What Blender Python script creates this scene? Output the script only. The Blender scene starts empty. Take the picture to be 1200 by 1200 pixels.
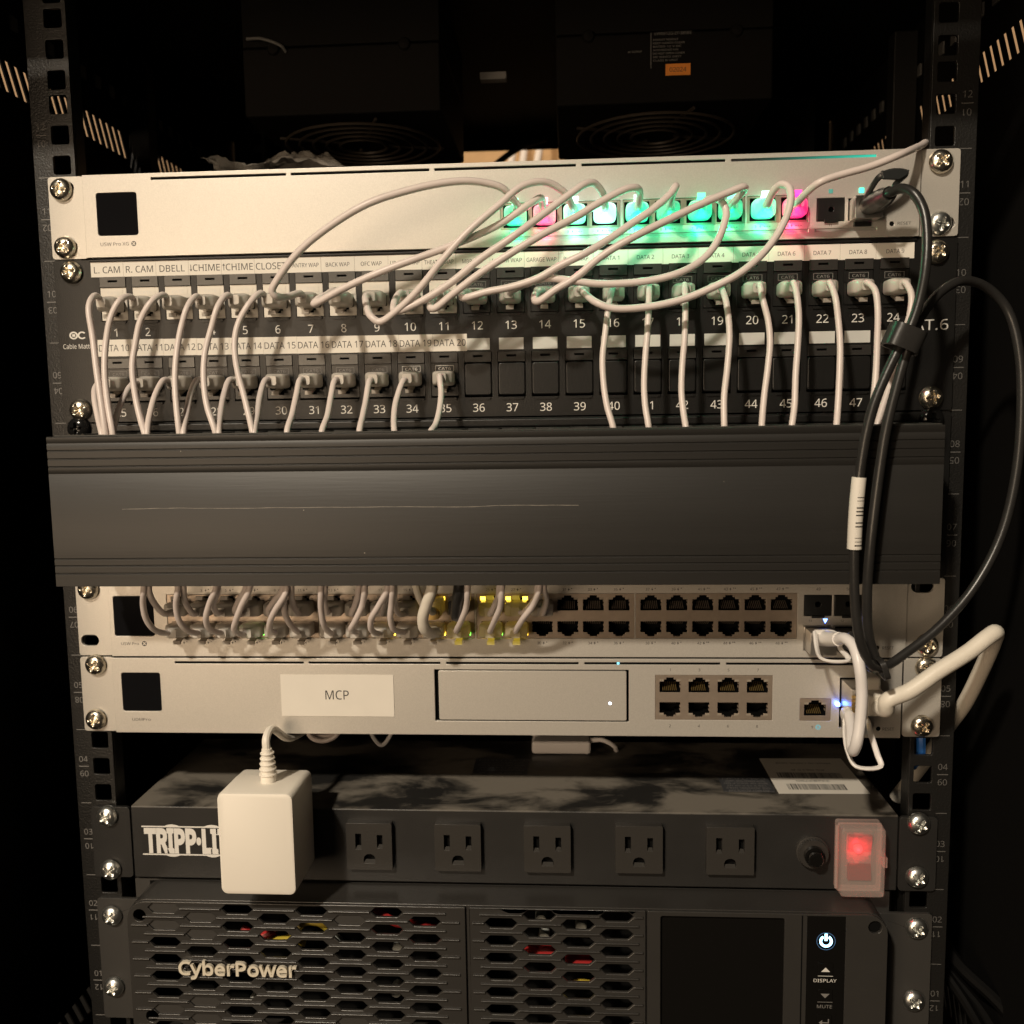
import bpy, bmesh, math, random
from mathutils import Vector, Matrix, noise
from mathutils.geometry import delaunay_2d_cdt
R = math.radians
random.seed(7)
S = 0.001
ZO = 1000.0                      # all builders work in millimetres; z = 0 is the top of the top switch
scene = bpy.context.scene
col = scene.collection
def W(x, y, z): return Vector((x*S, y*S, (z+ZO)*S))

# ---------------------------------------------------------------- camera
cd = bpy.data.cameras.new('camera'); cam = bpy.data.objects.new('camera', cd); col.objects.link(cam)
yaw, pit, rol = -0.0644, -0.1099, -0.0151
f = Vector((math.sin(yaw)*math.cos(pit), math.cos(yaw)*math.cos(pit), math.sin(pit)))
r0 = Vector((math.cos(yaw), -math.sin(yaw), 0)); u0 = r0.cross(f)
r = math.cos(rol)*r0 + math.sin(rol)*u0; u = -math.sin(rol)*r0 + math.cos(rol)*u0
m = Matrix((r, u, -f)).transposed().to_4x4(); m.translation = W(41.5, -505.6, -129.5)
cam.matrix_world = m
cd.sensor_width = 36; cd.lens = 1090/1200*36; cd.clip_start = 0.01; cd.clip_end = 50
cd.dof.use_dof = True; cd.dof.focus_distance = 0.49; cd.dof.aperture_fstop = 11
scene.camera = cam
scene.view_settings.view_transform = 'Standard'; scene.view_settings.look = 'None'
scene.view_settings.exposure = 0.0; scene.view_settings.gamma = 1.0
try: scene.view_settings.use_curve_mapping = False
except Exception: pass
# ---------------------------------------------------------------- light
wd = bpy.data.worlds.new('World'); scene.world = wd; wd.use_nodes = True
bg = wd.node_tree.nodes['Background']; bg.inputs[0].default_value = (1.0, 0.80, 0.58, 1); bg.inputs[1].default_value = 0.012
def lamp(name, kind, loc, energy, color, size, target=None):
    l = bpy.data.lights.new(name, kind); l.energy = energy; l.color = color
    if kind == 'AREA': l.shape = 'DISK'; l.size = size
    else: l.shadow_soft_size = size
    o = bpy.data.objects.new(name, l); col.objects.link(o); o.location = W(*loc)
    if target: o.rotation_euler = (W(*target)-W(*loc)).to_track_quat('-Z', 'Y').to_euler()
    return o
lamp('room_lamp', 'POINT', (-830, -2000, 1450), 255, (1.0, 0.865, 0.685), 0.070)
lamp('fill_light', 'AREA', (-850, -1800, -160), 13, (1.0, 0.745, 0.50), .80, (0, 0, -250))  # added soft fill, standing in for light bounced by the room
lamp('rear_lamp', 'AREA', (0, 560, 1100), 15, (1.0, 0.72, 0.45), 0.4, (0, 900, 150))
scene.cycles.use_denoising = True
scene.cycles.max_bounces = 8

# ---------------------------------------------------------------- materials
def mat(name, base, rough=0.5, metal=0.0, spec=0.5, bump=0, bscale=1500, var=0, vscale=300, emit=None, es=0, trans=0, coat=0, sub=0, alpha=1, stretch=None):
    m = bpy.data.materials.new(name); m.use_nodes = True
    nt = m.node_tree; b = nt.nodes['Principled BSDF']
    b.inputs['Base Color'].default_value = (*base, 1); b.inputs['Roughness'].default_value = rough
    b.inputs['Metallic'].default_value = metal; b.inputs['Specular IOR Level'].default_value = spec
    b.inputs['Transmission Weight'].default_value = trans; b.inputs['Coat Weight'].default_value = coat
    b.inputs['Alpha'].default_value = alpha
    if sub:
        b.inputs['Subsurface Weight'].default_value = sub; b.inputs['Subsurface Radius'].default_value = (1, .8, .6)
        b.inputs['Subsurface Scale'].default_value = 0.003
    if emit: b.inputs['Emission Color'].default_value = (*emit, 1); b.inputs['Emission Strength'].default_value = es
    tc = None
    if bump or var:
        tc = nt.nodes.new('ShaderNodeTexCoord'); src = tc.outputs['Object']
        if stretch:
            mp = nt.nodes.new('ShaderNodeMapping'); mp.inputs['Scale'].default_value = stretch
            nt.links.new(src, mp.inputs['Vector']); src = mp.outputs['Vector']
    if bump:
        n = nt.nodes.new('ShaderNodeTexNoise'); n.inputs['Scale'].default_value = bscale; n.inputs['Detail'].default_value = 3
        nt.links.new(src, n.inputs['Vector'])
        bp = nt.nodes.new('ShaderNodeBump'); bp.inputs['Strength'].default_value = bump; bp.inputs['Distance'].default_value = 0.0003
        nt.links.new(n.outputs['Fac'], bp.inputs['Height']); nt.links.new(bp.outputs['Normal'], b.inputs['Normal'])
    if var:
        n = nt.nodes.new('ShaderNodeTexNoise'); n.inputs['Scale'].default_value = vscale; n.inputs['Detail'].default_value = 5
        nt.links.new(src, n.inputs['Vector'])
        mx = nt.nodes.new('ShaderNodeMix'); mx.data_type = 'RGBA'
        lo = tuple(max(0, c*(1-var)) for c in base); hi = tuple(min(1, c*(1+var)) for c in base)
        mx.inputs['A'].default_value = (*lo, 1); mx.inputs['B'].default_value = (*hi, 1)
        nt.links.new(n.outputs['Fac'], mx.inputs['Factor']); nt.links.new(mx.outputs['Result'], b.inputs['Base Color'])
        m['mixnode'] = mx.name
    return m
def tree(m): return m.node_tree, m.node_tree.nodes['Principled BSDF']
M = {}
M['silver'] = mat('silver_paint', (.585, .555, .505), .37, .40, bump=.16, bscale=1800, var=.13, vscale=1500)
M['silver_side'] = mat('silver_steel', (.45, .43, .40), .45, .5)
M['black'] = mat('black_powder_coat', (.009, .0087, .0083), .36, spec=.38, bump=.3, bscale=1800, var=.3, vscale=60)
M['rail'] = mat('rail_powder_coat', (.011, .0105, .0098), .38, spec=.5, bump=.7, bscale=900)
M['cab'] = mat('cabinet_black', (.0045, .0043, .004), .75, spec=.1, bump=.3, bscale=900)
M['fanbox'] = mat('fan_plastic', (.0055, .0047, .004), .7, spec=.1, bump=.3, bscale=900)
M['fanwire'] = mat('fan_guard_wire', (.045, .035, .026), .5, .4)
M['void'] = mat('void', (.003, .003, .003), .8, spec=.1)
M['glass'] = mat('display_glass', (.006, .006, .007), .06, spec=.6, coat=.5)
M['jack_black'] = mat('jack_black', (.009, .0087, .0083), .34, bump=.15, bscale=1200)
M['latch'] = mat('jack_latch', (.085, .08, .073), .35, bump=.15, bscale=1200)
M['latch_dark'] = mat('jack_latch_dark', (.028, .026, .024), .35)
M['jack_white'] = mat('jack_white', (.66, .62, .55), .4)
M['paper'] = mat('label_paper', (.74, .70, .63), .55, bump=.1, bscale=900, var=.04, vscale=90)
M['strip'] = mat('label_card', (.60, .60, .57), .3, var=.05, vscale=200)
M['ink'] = mat('ink', (.025, .024, .024), .6)
M['ink_soft'] = mat('ink_grey', (.16, .15, .14), .6)
M['white_print'] = mat('white_print', (.72, .70, .66), .5)
M['mid_print'] = mat('mid_print', (.36, .34, .31), .5)
M['dim_print'] = mat('grey_print', (.20, .19, .18), .6); M['faint_print'] = mat('faint_print', (.10, .096, .09), .6)
M['cord'] = mat('white_pvc', (.68, .60, .565), .38, bump=.12, bscale=500, var=.05, vscale=60)
M['cord_cream'] = mat('cream_pvc', (.74, .69, .60), .42, bump=.4, bscale=350, var=.06, vscale=120)
M['cord_grey'] = mat('white_dac_jacket', (.74, .71, .70), .35, bump=.1)
M['cord_black'] = mat('black_pvc', (.022, .021, .020), .33, bump=.2, bscale=400, var=.3, vscale=90)
M['cord_dark'] = mat('black_rubber', (.003, .0029, .0028), .55, spec=.06)
M['cord_blue'] = mat('blue_pvc', (.03, .16, .55), .4)
M['shield'] = mat('port_shield', (.44, .36, .29), .38, .65, bump=.2, bscale=700, var=.15, vscale=250)
M['steel'] = mat('bare_steel', (.55, .53, .50), .28, .9, bump=.15, bscale=600)
M['gold'] = mat('gold_contact', (.75, .52, .20), .3, .9)
M['led_off'] = mat('led_window', (.34, .30, .24), .3)
M['chrome'] = mat('screw_chrome', (.86, .79, .66), .27, 1.0, bump=.6, bscale=350)
M['zinc'] = mat('screw_zinc', (.82, .83, .80), .33, 1.0, bump=.5, bscale=350)
M['screw_black'] = mat('screw_black', (.012, .012, .012), .15, .3)
M['cream'] = mat('adapter_plastic', (.82, .77, .685), .42, bump=.1, bscale=1300)
M['card'] = mat('cardboard', (.42, .28, .15), .8, var=.15, vscale=80)
M['wall'] = mat('room_paint', (.44, .32, .21), .8)
M['pdu'] = mat('pdu_paint', (.021, .0202, .0193), .38, spec=.45, bump=.25, bscale=1500, var=.25, vscale=40)
M['outlet'] = mat('outlet_plastic', (.035, .0322, .029), .36, bump=.25, bscale=900)
M['ups'] = mat('ups_plastic', (.034, .0318, .0293), .29, spec=.65, bump=.2, bscale=1600, var=.12, vscale=50)
M['ups_dull'] = mat('ups_inner', (.038, .0358, .033), .5)
M['gloss'] = mat('gloss_black', (.006, .0055, .005), .08, coat=.6)
M['logo'] = mat('logo_cream', (.70, .64, .52), .35)
M['red_wire'] = mat('red_wire', (.45, .03, .03), .4)
M['yellow_wire'] = mat('yellow_wire', (.55, .42, .05), .4)
M['cap_pale'] = mat('capacitor_pale', (.55, .58, .55), .4)
M['sticker_orange'] = mat('orange_sticker', (.75, .25, .03), .6)
M['grey_sticker'] = mat('dark_sticker', (.045, .046, .05), .5)
M['tab_black'] = mat('pull_tab', (.02, .022, .022), .3)
M['white_tab'] = mat('pull_tab_white', (.78, .75, .72), .35)

def boot_mat(name, base, tr=.45, emit=None, es=0.0, edge=None, lobe=(0, -.004, .006), rad=.009):
    """Milky see-through plug plastic; a lit plug gives off the light of its port lamp, strongest at the lamp."""
    m = bpy.data.materials.new(name); m.use_nodes = True; nt, b = tree(m)
    b.inputs['Base Color'].default_value = (*base, 1); b.inputs['Roughness'].default_value = .22; b.inputs['Coat Weight'].default_value = .2
    out = nt.nodes['Material Output']
    t = nt.nodes.new('ShaderNodeBsdfTranslucent'); t.inputs[0].default_value = (*base, 1)
    mx = nt.nodes.new('ShaderNodeMixShader'); mx.inputs[0].default_value = tr
    nt.links.new(b.outputs[0], mx.inputs[1]); nt.links.new(t.outputs[0], mx.inputs[2]); nt.links.new(mx.outputs[0], out.inputs[0])
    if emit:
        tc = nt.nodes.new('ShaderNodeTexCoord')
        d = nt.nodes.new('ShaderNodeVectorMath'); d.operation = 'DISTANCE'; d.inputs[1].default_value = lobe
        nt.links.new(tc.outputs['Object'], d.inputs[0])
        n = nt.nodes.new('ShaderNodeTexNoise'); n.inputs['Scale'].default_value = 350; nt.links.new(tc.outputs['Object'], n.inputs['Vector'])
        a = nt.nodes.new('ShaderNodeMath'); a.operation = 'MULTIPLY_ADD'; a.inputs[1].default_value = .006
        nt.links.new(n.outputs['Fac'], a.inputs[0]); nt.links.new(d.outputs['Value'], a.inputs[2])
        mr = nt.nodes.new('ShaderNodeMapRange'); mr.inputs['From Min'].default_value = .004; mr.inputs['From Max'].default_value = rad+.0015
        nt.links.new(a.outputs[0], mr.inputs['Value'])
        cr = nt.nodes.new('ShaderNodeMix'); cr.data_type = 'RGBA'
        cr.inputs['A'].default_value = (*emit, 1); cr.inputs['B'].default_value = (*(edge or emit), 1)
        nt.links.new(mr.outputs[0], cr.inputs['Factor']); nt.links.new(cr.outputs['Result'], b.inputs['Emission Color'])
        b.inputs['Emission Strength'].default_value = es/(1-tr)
    return m
M['boot'] = boot_mat('clear_boot', (.70, .66, .60), .35)
M['boot_grey'] = boot_mat('smoky_boot', (.74, .70, .64), .30)
M['clip'] = boot_mat('clear_clip', (.55, .50, .44), .5)
def glow(name, c, s): return mat(name, (.1, .1, .1), .3, emit=c, es=s)
M['lg_amber'] = glow('led_amber', (1, .62, .05), 7); M['lg_green'] = glow('led_green', (.18, 1, .08), 4)
M['lg_blue'] = glow('led_blue', (.10, .22, 1), 14); M['lg_white'] = glow('led_white', (.75, .85, 1), 7)
M['lg_teal'] = glow('led_teal', (.04, .9, .55), 3); M['lg_teal_dim'] = glow('led_teal_dim', (.03, .5, .36), .6)
M['lg_cyan'] = glow('led_cyan', (.2, .8, 1), 1.6)

# ---------------------------------------------------------------- mesh helpers (mm)
def inside(p, poly):
    r_ = False; n = len(poly)
    for i in range(n):
        (x1, y1), (x2, y2) = poly[i], poly[(i+1) % n]
        if (y1 > p[1]) != (y2 > p[1]) and p[0] < (x2-x1)*(p[1]-y1)/(y2-y1)+x1: r_ = not r_
    return r_
class MB:
    def __init__(s): s.v = []; s.f = []; s.m = []; s.sm = []
    def add(s, vs, fs, mi=0):
        o = len(s.v); s.v += [tuple(p) for p in vs]; s.f += [tuple(i+o for i in q) for q in fs]; s.m += [mi]*len(fs); return s
    def box(s, x0, x1, y0, y1, z0, z1, mi=0):
        return s.add([(x0,y0,z0),(x1,y0,z0),(x1,y1,z0),(x0,y1,z0),(x0,y0,z1),(x1,y0,z1),(x1,y1,z1),(x0,y1,z1)],
                     [(0,1,5,4),(1,2,6,5),(2,3,7,6),(3,0,4,7),(4,5,6,7),(3,2,1,0)], mi)
    def prism(s, poly, y0, y1, mi=0, holes=(), axis='y'):
        loops = [list(poly)] + [list(h) for h in holes]
        def P(a, b, d): return (a, d, b) if axis == 'y' else ((d, a, b) if axis == 'x' else (a, b, d))
        flat = [p for l in loops for p in l]; n = len(flat); es = []; o = 0
        for l in loops:
            k = len(l); es += [(o+i, o+(i+1) % k) for i in range(k)]; o += k
        ov, oe, of, mv, me_, mf = delaunay_2d_cdt([Vector(p) for p in flat], es, [], 0, 1e-4)
        back = {}
        for j, src in enumerate(mv):
            for i in src: back[i] = j
        T = []; hb = [(min(p[0] for p in h), max(p[0] for p in h), min(p[1] for p in h), max(p[1] for p in h), h) for h in loops[1:]]
        for t in of:
            c = [sum(ov[i][q] for i in t)/len(t) for q in (0, 1)]
            if not inside(c, loops[0]): continue
            if any(x0 < c[0] < x1 and z0 < c[1] < z1 and inside(c, h) for x0, x1, z0, z1, h in hb): continue
            T.append(tuple(t))
        n = len(ov)
        vs = [P(a, b, y0) for a, b in ov] + [P(a, b, y1) for a, b in ov]
        fs = list(T) + [tuple(n+i for i in reversed(t)) for t in T]
        for i, j in es:
            i, j = back[i], back[j]
            if i != j: fs.append((i, j, n+j, n+i))
        return s.add(vs, fs, mi)
    def cyl(s, c, axis, rad, h, n=20, rad2=None, mi=0):
        a = Vector(axis).normalized(); t = a.orthogonal().normalized(); b = a.cross(t); c = Vector(c); rad2 = rad if rad2 is None else rad2
        vs = [c+(t*math.cos(2*math.pi*i/n)+b*math.sin(2*math.pi*i/n))*rad for i in range(n)]
        vs += [c+a*h+(t*math.cos(2*math.pi*i/n)+b*math.sin(2*math.pi*i/n))*rad2 for i in range(n)]
        fs = [(i, (i+1) % n, n+(i+1) % n, n+i) for i in range(n)] + [tuple(range(n-1, -1, -1)), tuple(range(n, 2*n))]
        return s.add(vs, fs, mi)
    def tube(s, pts, rad, n=10, closed=False, mi=0, flat=1.0):
        P = [Vector(p) for p in pts]; k = len(P)
        T = []
        for i in range(k):
            a = P[i-1] if (i or closed) else P[0]; b = P[(i+1) % k] if (i < k-1 or closed) else P[-1]
            T.append((b-a).normalized())
        nrm = T[0].orthogonal().normalized(); vs = []
        for i in range(k):
            nrm = (nrm - T[i]*nrm.dot(T[i])).normalized(); bi = T[i].cross(nrm)
            rr = rad[i] if isinstance(rad, (list, tuple)) else rad
            for j in range(n):
                t = 2*math.pi*j/n; vs.append(P[i]+(nrm*math.cos(t)*flat+bi*math.sin(t))*rr)
        fs = []
        for i in range(k if closed else k-1):
            a = i*n; b = ((i+1) % k)*n
            for j in range(n): fs.append((a+j, a+(j+1) % n, b+(j+1) % n, b+j))
        if not closed: fs += [tuple(range(n-1, -1, -1)), tuple(range((k-1)*n, k*n))]
        return s.add(vs, fs, mi)
    def loft(s, secs, n=20, ex=4, mi=0):
        """rounded-rectangle sections along -y: (y, half width, half height, x centre, z centre)"""
        vs = []
        for y, hw, hh, xc, zc in secs:
            for j in range(n):
                t = 2*math.pi*(j+.5)/n; c, d = math.cos(t), math.sin(t)
                vs.append((xc+hw*math.copysign(abs(c)**(2/ex), c), y, zc+hh*math.copysign(abs(d)**(2/ex), d)))
        fs = []
        for i in range(len(secs)-1):
            for j in range(n): fs.append((i*n+j, i*n+(j+1) % n, (i+1)*n+(j+1) % n, (i+1)*n+j))
        fs += [tuple(range(n)), tuple(range(len(secs)*n-1, (len(secs)-1)*n-1, -1))]
        return s.add(vs, fs, mi)
    def slab(s, secs, r, mi=0, n=6):
        """boxy loft: (y, x0, x1, z0, z1) sections with corner radius r"""
        vs = []
        for q in secs: vs += [(a, q[0], b) for a, b in rrect(q[1], q[2], q[3], q[4], r, n)]
        k = 4*n; fs = [(i*k+j, i*k+(j+1) % k, (i+1)*k+(j+1) % k, (i+1)*k+j) for i in range(len(secs)-1) for j in range(k)]
        return s.add(vs, fs+[tuple(range(k)), tuple(range(len(secs)*k-1, (len(secs)-1)*k-1, -1))], mi)
    def lathe(s, c, prof, n=28, mi=0):
        """profile (radius, y) about the y axis through c"""
        vs = []
        for rr, y in prof:
            for j in range(n):
                t = 2*math.pi*j/n; vs.append((c[0]+rr*math.cos(t), c[1]+y, c[2]+rr*math.sin(t)))
        fs = []
        for i in range(len(prof)-1):
            for j in range(n): fs.append((i*n+j, i*n+(j+1) % n, (i+1)*n+(j+1) % n, (i+1)*n+j))
        fs += [tuple(range(n)), tuple(range(len(prof)*n-1, (len(prof)-1)*n-1, -1))]
        return s.add(vs, fs, mi)
    def mesh(s, name, mats, org=(0,0,0), recalc=True, ang=35):
        me = bpy.data.meshes.new(name)
        me.from_pydata([((x-org[0])*S, (y-org[1])*S, (z-org[2])*S) for x, y, z in s.v], [], s.f)
        for mm in (mats if isinstance(mats, (list, tuple)) else [mats]): me.materials.append(M[mm] if isinstance(mm, str) else mm)
        for p, i in zip(me.polygons, s.m): p.material_index = i
        if recalc:
            bm = bmesh.new(); bm.from_mesh(me); bmesh.ops.recalc_face_normals(bm, faces=bm.faces); bm.to_mesh(me); bm.free()
        me.polygons.foreach_set('use_smooth', [True]*len(me.polygons)); me.set_sharp_from_angle(angle=R(ang))
        me.update(); return me
ORG = {}
def rect(x0, x1, z0, z1): return [(x0,z0),(x1,z0),(x1,z1),(x0,z1)]
def rrect(x0, x1, z0, z1, r, n=5):
    o = []
    for cx, cz, a0 in ((x1-r, z1-r, 0), (x0+r, z1-r, 90), (x0+r, z0+r, 180), (x1-r, z0+r, 270)):
        for i in range(n): t = R(a0+90*i/(n-1)); o.append((cx+r*math.cos(t), cz+r*math.sin(t)))
    return o
def circ(cx, cz, r, n=16): return [(cx+r*math.cos(2*math.pi*i/n), cz+r*math.sin(2*math.pi*i/n)) for i in range(n)]
def tag(o, label, cat, group=None, kind=None):
    if label: o['label'] = label
    if cat: o['category'] = cat
    if group: o['group'] = group
    if kind: o['kind'] = kind
    return o
def thing(name, org, label, cat, group=None):
    o = bpy.data.objects.new(name, None); o.empty_display_size = .01; col.objects.link(o); o.location = W(*org); ORG[o.name] = org
    return tag(o, label, cat, group)
def put(o, parent, at):
    col.objects.link(o)
    if parent is None: o.location = W(*at)
    else:
        po = ORG[parent.name]; o.parent = parent; o.location = ((at[0]-po[0])*S, (at[1]-po[1])*S, (at[2]-po[2])*S)
    ORG[o.name] = tuple(at); return o
def bev(o, w, seg=2, ang=40):
    b = o.modifiers.new('bevel', 'BEVEL'); b.width = w*S; b.segments = seg; b.limit_method = 'ANGLE'; b.angle_limit = R(ang); b.harden_normals = True
    return o
def part(name, parent, mb, mats, bevel=0, at=None, label=None, kind=None, recalc=True, ang=35, org=None):
    """mb in world mm (its origin taken from the parent), or in local mm when a place AT is given"""
    if at is None:
        at = org if org else (ORG[parent.name] if parent else (0,0,0)); me = mb.mesh(name, mats, at, recalc, ang)
    else: me = mb.mesh(name, mats, (0,0,0), recalc, ang)
    o = bpy.data.objects.new(name, me); put(o, parent, at)
    if bevel: bev(o, bevel)
    if label: o['label'] = label
    if kind: o['kind'] = kind
    return o
def again(o, parent, at, rot=None):
    c = o.copy(); put(c, parent, at)
    for k in ('label',):
        if k in c: del c[k]
    if rot is not None: c.rotation_euler = rot
    return c
def spline(pts, k=7):
    P = [Vector(p) for p in pts]; P = [P[0]*2-P[1]] + P + [P[-1]*2-P[-2]]; o = []
    for i in range(1, len(P)-2):
        p0, p1, p2, p3 = P[i-1:i+3]
        t0 = 0; t1 = t0+max((p1-p0).length, .01)**.5; t2 = t1+max((p2-p1).length, .01)**.5; t3 = t2+max((p3-p2).length, .01)**.5
        for j in range(k):
            t = t1+(t2-t1)*j/k
            a1 = p0*((t1-t)/(t1-t0))+p1*((t-t0)/(t1-t0)); a2 = p1*((t2-t)/(t2-t1))+p2*((t-t1)/(t2-t1)); a3 = p2*((t3-t)/(t3-t2))+p3*((t-t2)/(t3-t2))
            b1 = a1*((t2-t)/(t2-t0))+a2*((t-t0)/(t2-t0)); b2 = a2*((t3-t)/(t3-t1))+a3*((t-t1)/(t3-t1))
            o.append(b1*((t2-t)/(t2-t1))+b2*((t-t1)/(t2-t1)))
    o.append(P[-2]); return o
# ---- lettering: flat print laid on a surface
_glyph = {}
FONT = None
try:                             # the plain sans-serif that ships inside Blender; the built-in face otherwise
    import os
    FONT = bpy.data.fonts.load(os.path.join(bpy.utils.system_resource('DATAFILES'), 'fonts', 'NotoSansHebrew-Regular.woff2'))
except Exception: FONT = None
def glyphs(txt):
    if txt not in _glyph:
        c = bpy.data.curves.new('print', 'FONT'); c.body = txt; c.resolution_u = 2; c.font = FONT or c.font
        o = bpy.data.objects.new('print', c); me = o.to_mesh()
        _glyph[txt] = ([tuple(v.co) for v in me.vertices], [tuple(p.vertices) for p in me.polygons])
        o.to_mesh_clear(); bpy.data.objects.remove(o); bpy.data.curves.remove(c)
    return _glyph[txt]
CAP = max(v[1] for v in glyphs('H')[0])
def text(mb, txt, x, z, y, cap, width=None, align='c', rot=0, plane='xz', depth=0, mi=0, shear=0):
    """lettering with cap height CAP at (x, z) on the plane y; stretched to WIDTH when given"""
    vs, fs = glyphs(txt)
    if not vs: return
    xs = [v[0] for v in vs]; x0, x1 = min(xs), max(xs); s = cap/CAP; sx = s if width is None else width/(x1-x0)
    w = (x1-x0)*sx; ox = {'c': -w/2, 'l': 0, 'r': -w}[align]
    out = []
    ca, sa = math.cos(R(rot)), math.sin(R(rot))
    for v in vs:
        a = ox+(v[0]-x0)*sx+shear*v[1]*s; b = v[1]*s-cap/2
        a, b = a*ca-b*sa, a*sa+b*ca
        out.append((x+a, y, z+b) if plane == 'xz' else (x+a, z+b, y))
    if not depth: mb.add(out, fs, mi)
    else:
        n = len(out); mb.add(out+[(p[0], p[1]-depth, p[2]) for p in out], [tuple(i+n for i in q) for q in fs], mi)
        edges = {}
        for q in fs:
            for i in range(len(q)):
                e = (q[i], q[(i+1) % len(q)]); edges[e] = 1
        o = len(mb.v)-2*n
        for (a, b) in edges:
            if (b, a) not in edges: mb.f.append((o+a, o+b, o+n+b, o+n+a)); mb.m.append(mi)
def bolt(mb, x, z, y, h, mi=0):
    mb.add([(x+.1*h,y,z+.5*h),(x-.28*h,y,z-.08*h),(x-.02*h,y,z-.08*h),(x-.1*h,y,z-.5*h),(x+.28*h,y,z+.1*h),(x+.03*h,y,z+.1*h)], [(0,1,2),(0,2,5),(5,2,4),(2,3,4)], mi)
def logo_ring(mb, x, z, y, r, mi=0):
    n = 20; mb.add([(x+k*math.cos(2*math.pi*i/n), y, z+k*math.sin(2*math.pi*i/n)) for k in (r, r*.72) for i in range(n)], [(i, (i+1) % n, n+(i+1) % n, n+i) for i in range(n)], mi)
    for dx, dz in ((0, .62), (0, -.62), (.62, 0), (-.62, 0)):
        a, b = (.16, .3) if dx == 0 else (.3, .16)
        mb.add([(x+(dx-a)*r,y,z+(dz-b)*r),(x+(dx+a)*r,y,z+(dz-b)*r),(x+(dx+a)*r,y,z+(dz+b)*r),(x+(dx-a)*r,y,z+(dz+b)*r)], [(0,1,2,3)], mi)
def flatprint(name, parent, mb, m='ink'): return part(name, parent, mb, m, recalc=False)

def duct_material():
    """ridged black PVC: faint lengthwise streaks, one long shallow scratch, specks of dust"""
    m = mat('duct_pvc', (.0145, .0136, .0124), .44, spec=.42, bump=.12, bscale=260, var=.22, vscale=45, stretch=(.12, 1, 3.2)); nt, b = tree(m)
    tc = nt.nodes.new('ShaderNodeTexCoord'); s = nt.nodes.new('ShaderNodeSeparateXYZ'); nt.links.new(tc.outputs['Object'], s.inputs[0])
    def mth(op, a, b_=None, c=None):
        k = nt.nodes.new('ShaderNodeMath'); k.operation = op
        for i, v in enumerate((a, b_, c)):
            if v is None: continue
            if isinstance(v, (int, float)): k.inputs[i].default_value = v
            else: nt.links.new(v, k.inputs[i])
        return k.outputs[0]
    nz = nt.nodes.new('ShaderNodeTexNoise'); nz.inputs['Scale'].default_value = 22; nz.noise_dimensions = '1D'; nt.links.new(s.outputs['X'], nz.inputs['W'])
    line = mth('MULTIPLY_ADD', nz.outputs['Fac'], .0018, .0443)
    d = mth('ABSOLUTE', mth('SUBTRACT', s.outputs['Z'], line))
    nz2 = nt.nodes.new('ShaderNodeTexNoise'); nz2.inputs['Scale'].default_value = 160; nt.links.new(tc.outputs['Object'], nz2.inputs['Vector'])
    wid = mth('MULTIPLY', nz2.outputs['Fac'], .00024)
    inx = mth('MULTIPLY', mth('GREATER_THAN', s.outputs['X'], -.186), mth('LESS_THAN', s.outputs['X'], .045))
    scr = mth('MULTIPLY', mth('LESS_THAN', d, wid), inx)
    v = nt.nodes.new('ShaderNodeTexVoronoi'); v.inputs['Scale'].default_value = 130; nt.links.new(tc.outputs['Object'], v.inputs['Vector'])
    sx = nt.nodes.new('ShaderNodeSeparateColor'); nt.links.new(v.outputs['Color'], sx.inputs[0])
    dust = mth('MULTIPLY', mth('LESS_THAN', v.outputs['Distance'], .045), mth('GREATER_THAN', sx.outputs[0], .90))
    mask = mth('ADD', mth('MULTIPLY', scr, .38), mth('MULTIPLY', dust, .55))
    mx = nt.nodes.new('ShaderNodeMix'); mx.data_type = 'RGBA'; old = b.inputs['Base Color'].links[0].from_socket
    nt.links.new(old, mx.inputs['A']); mx.inputs['B'].default_value = (.5, .45, .38, 1); nt.links.new(mask, mx.inputs['Factor']); nt.links.new(mx.outputs['Result'], b.inputs['Base Color'])
    return m
M['duct'] = duct_material()

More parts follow.
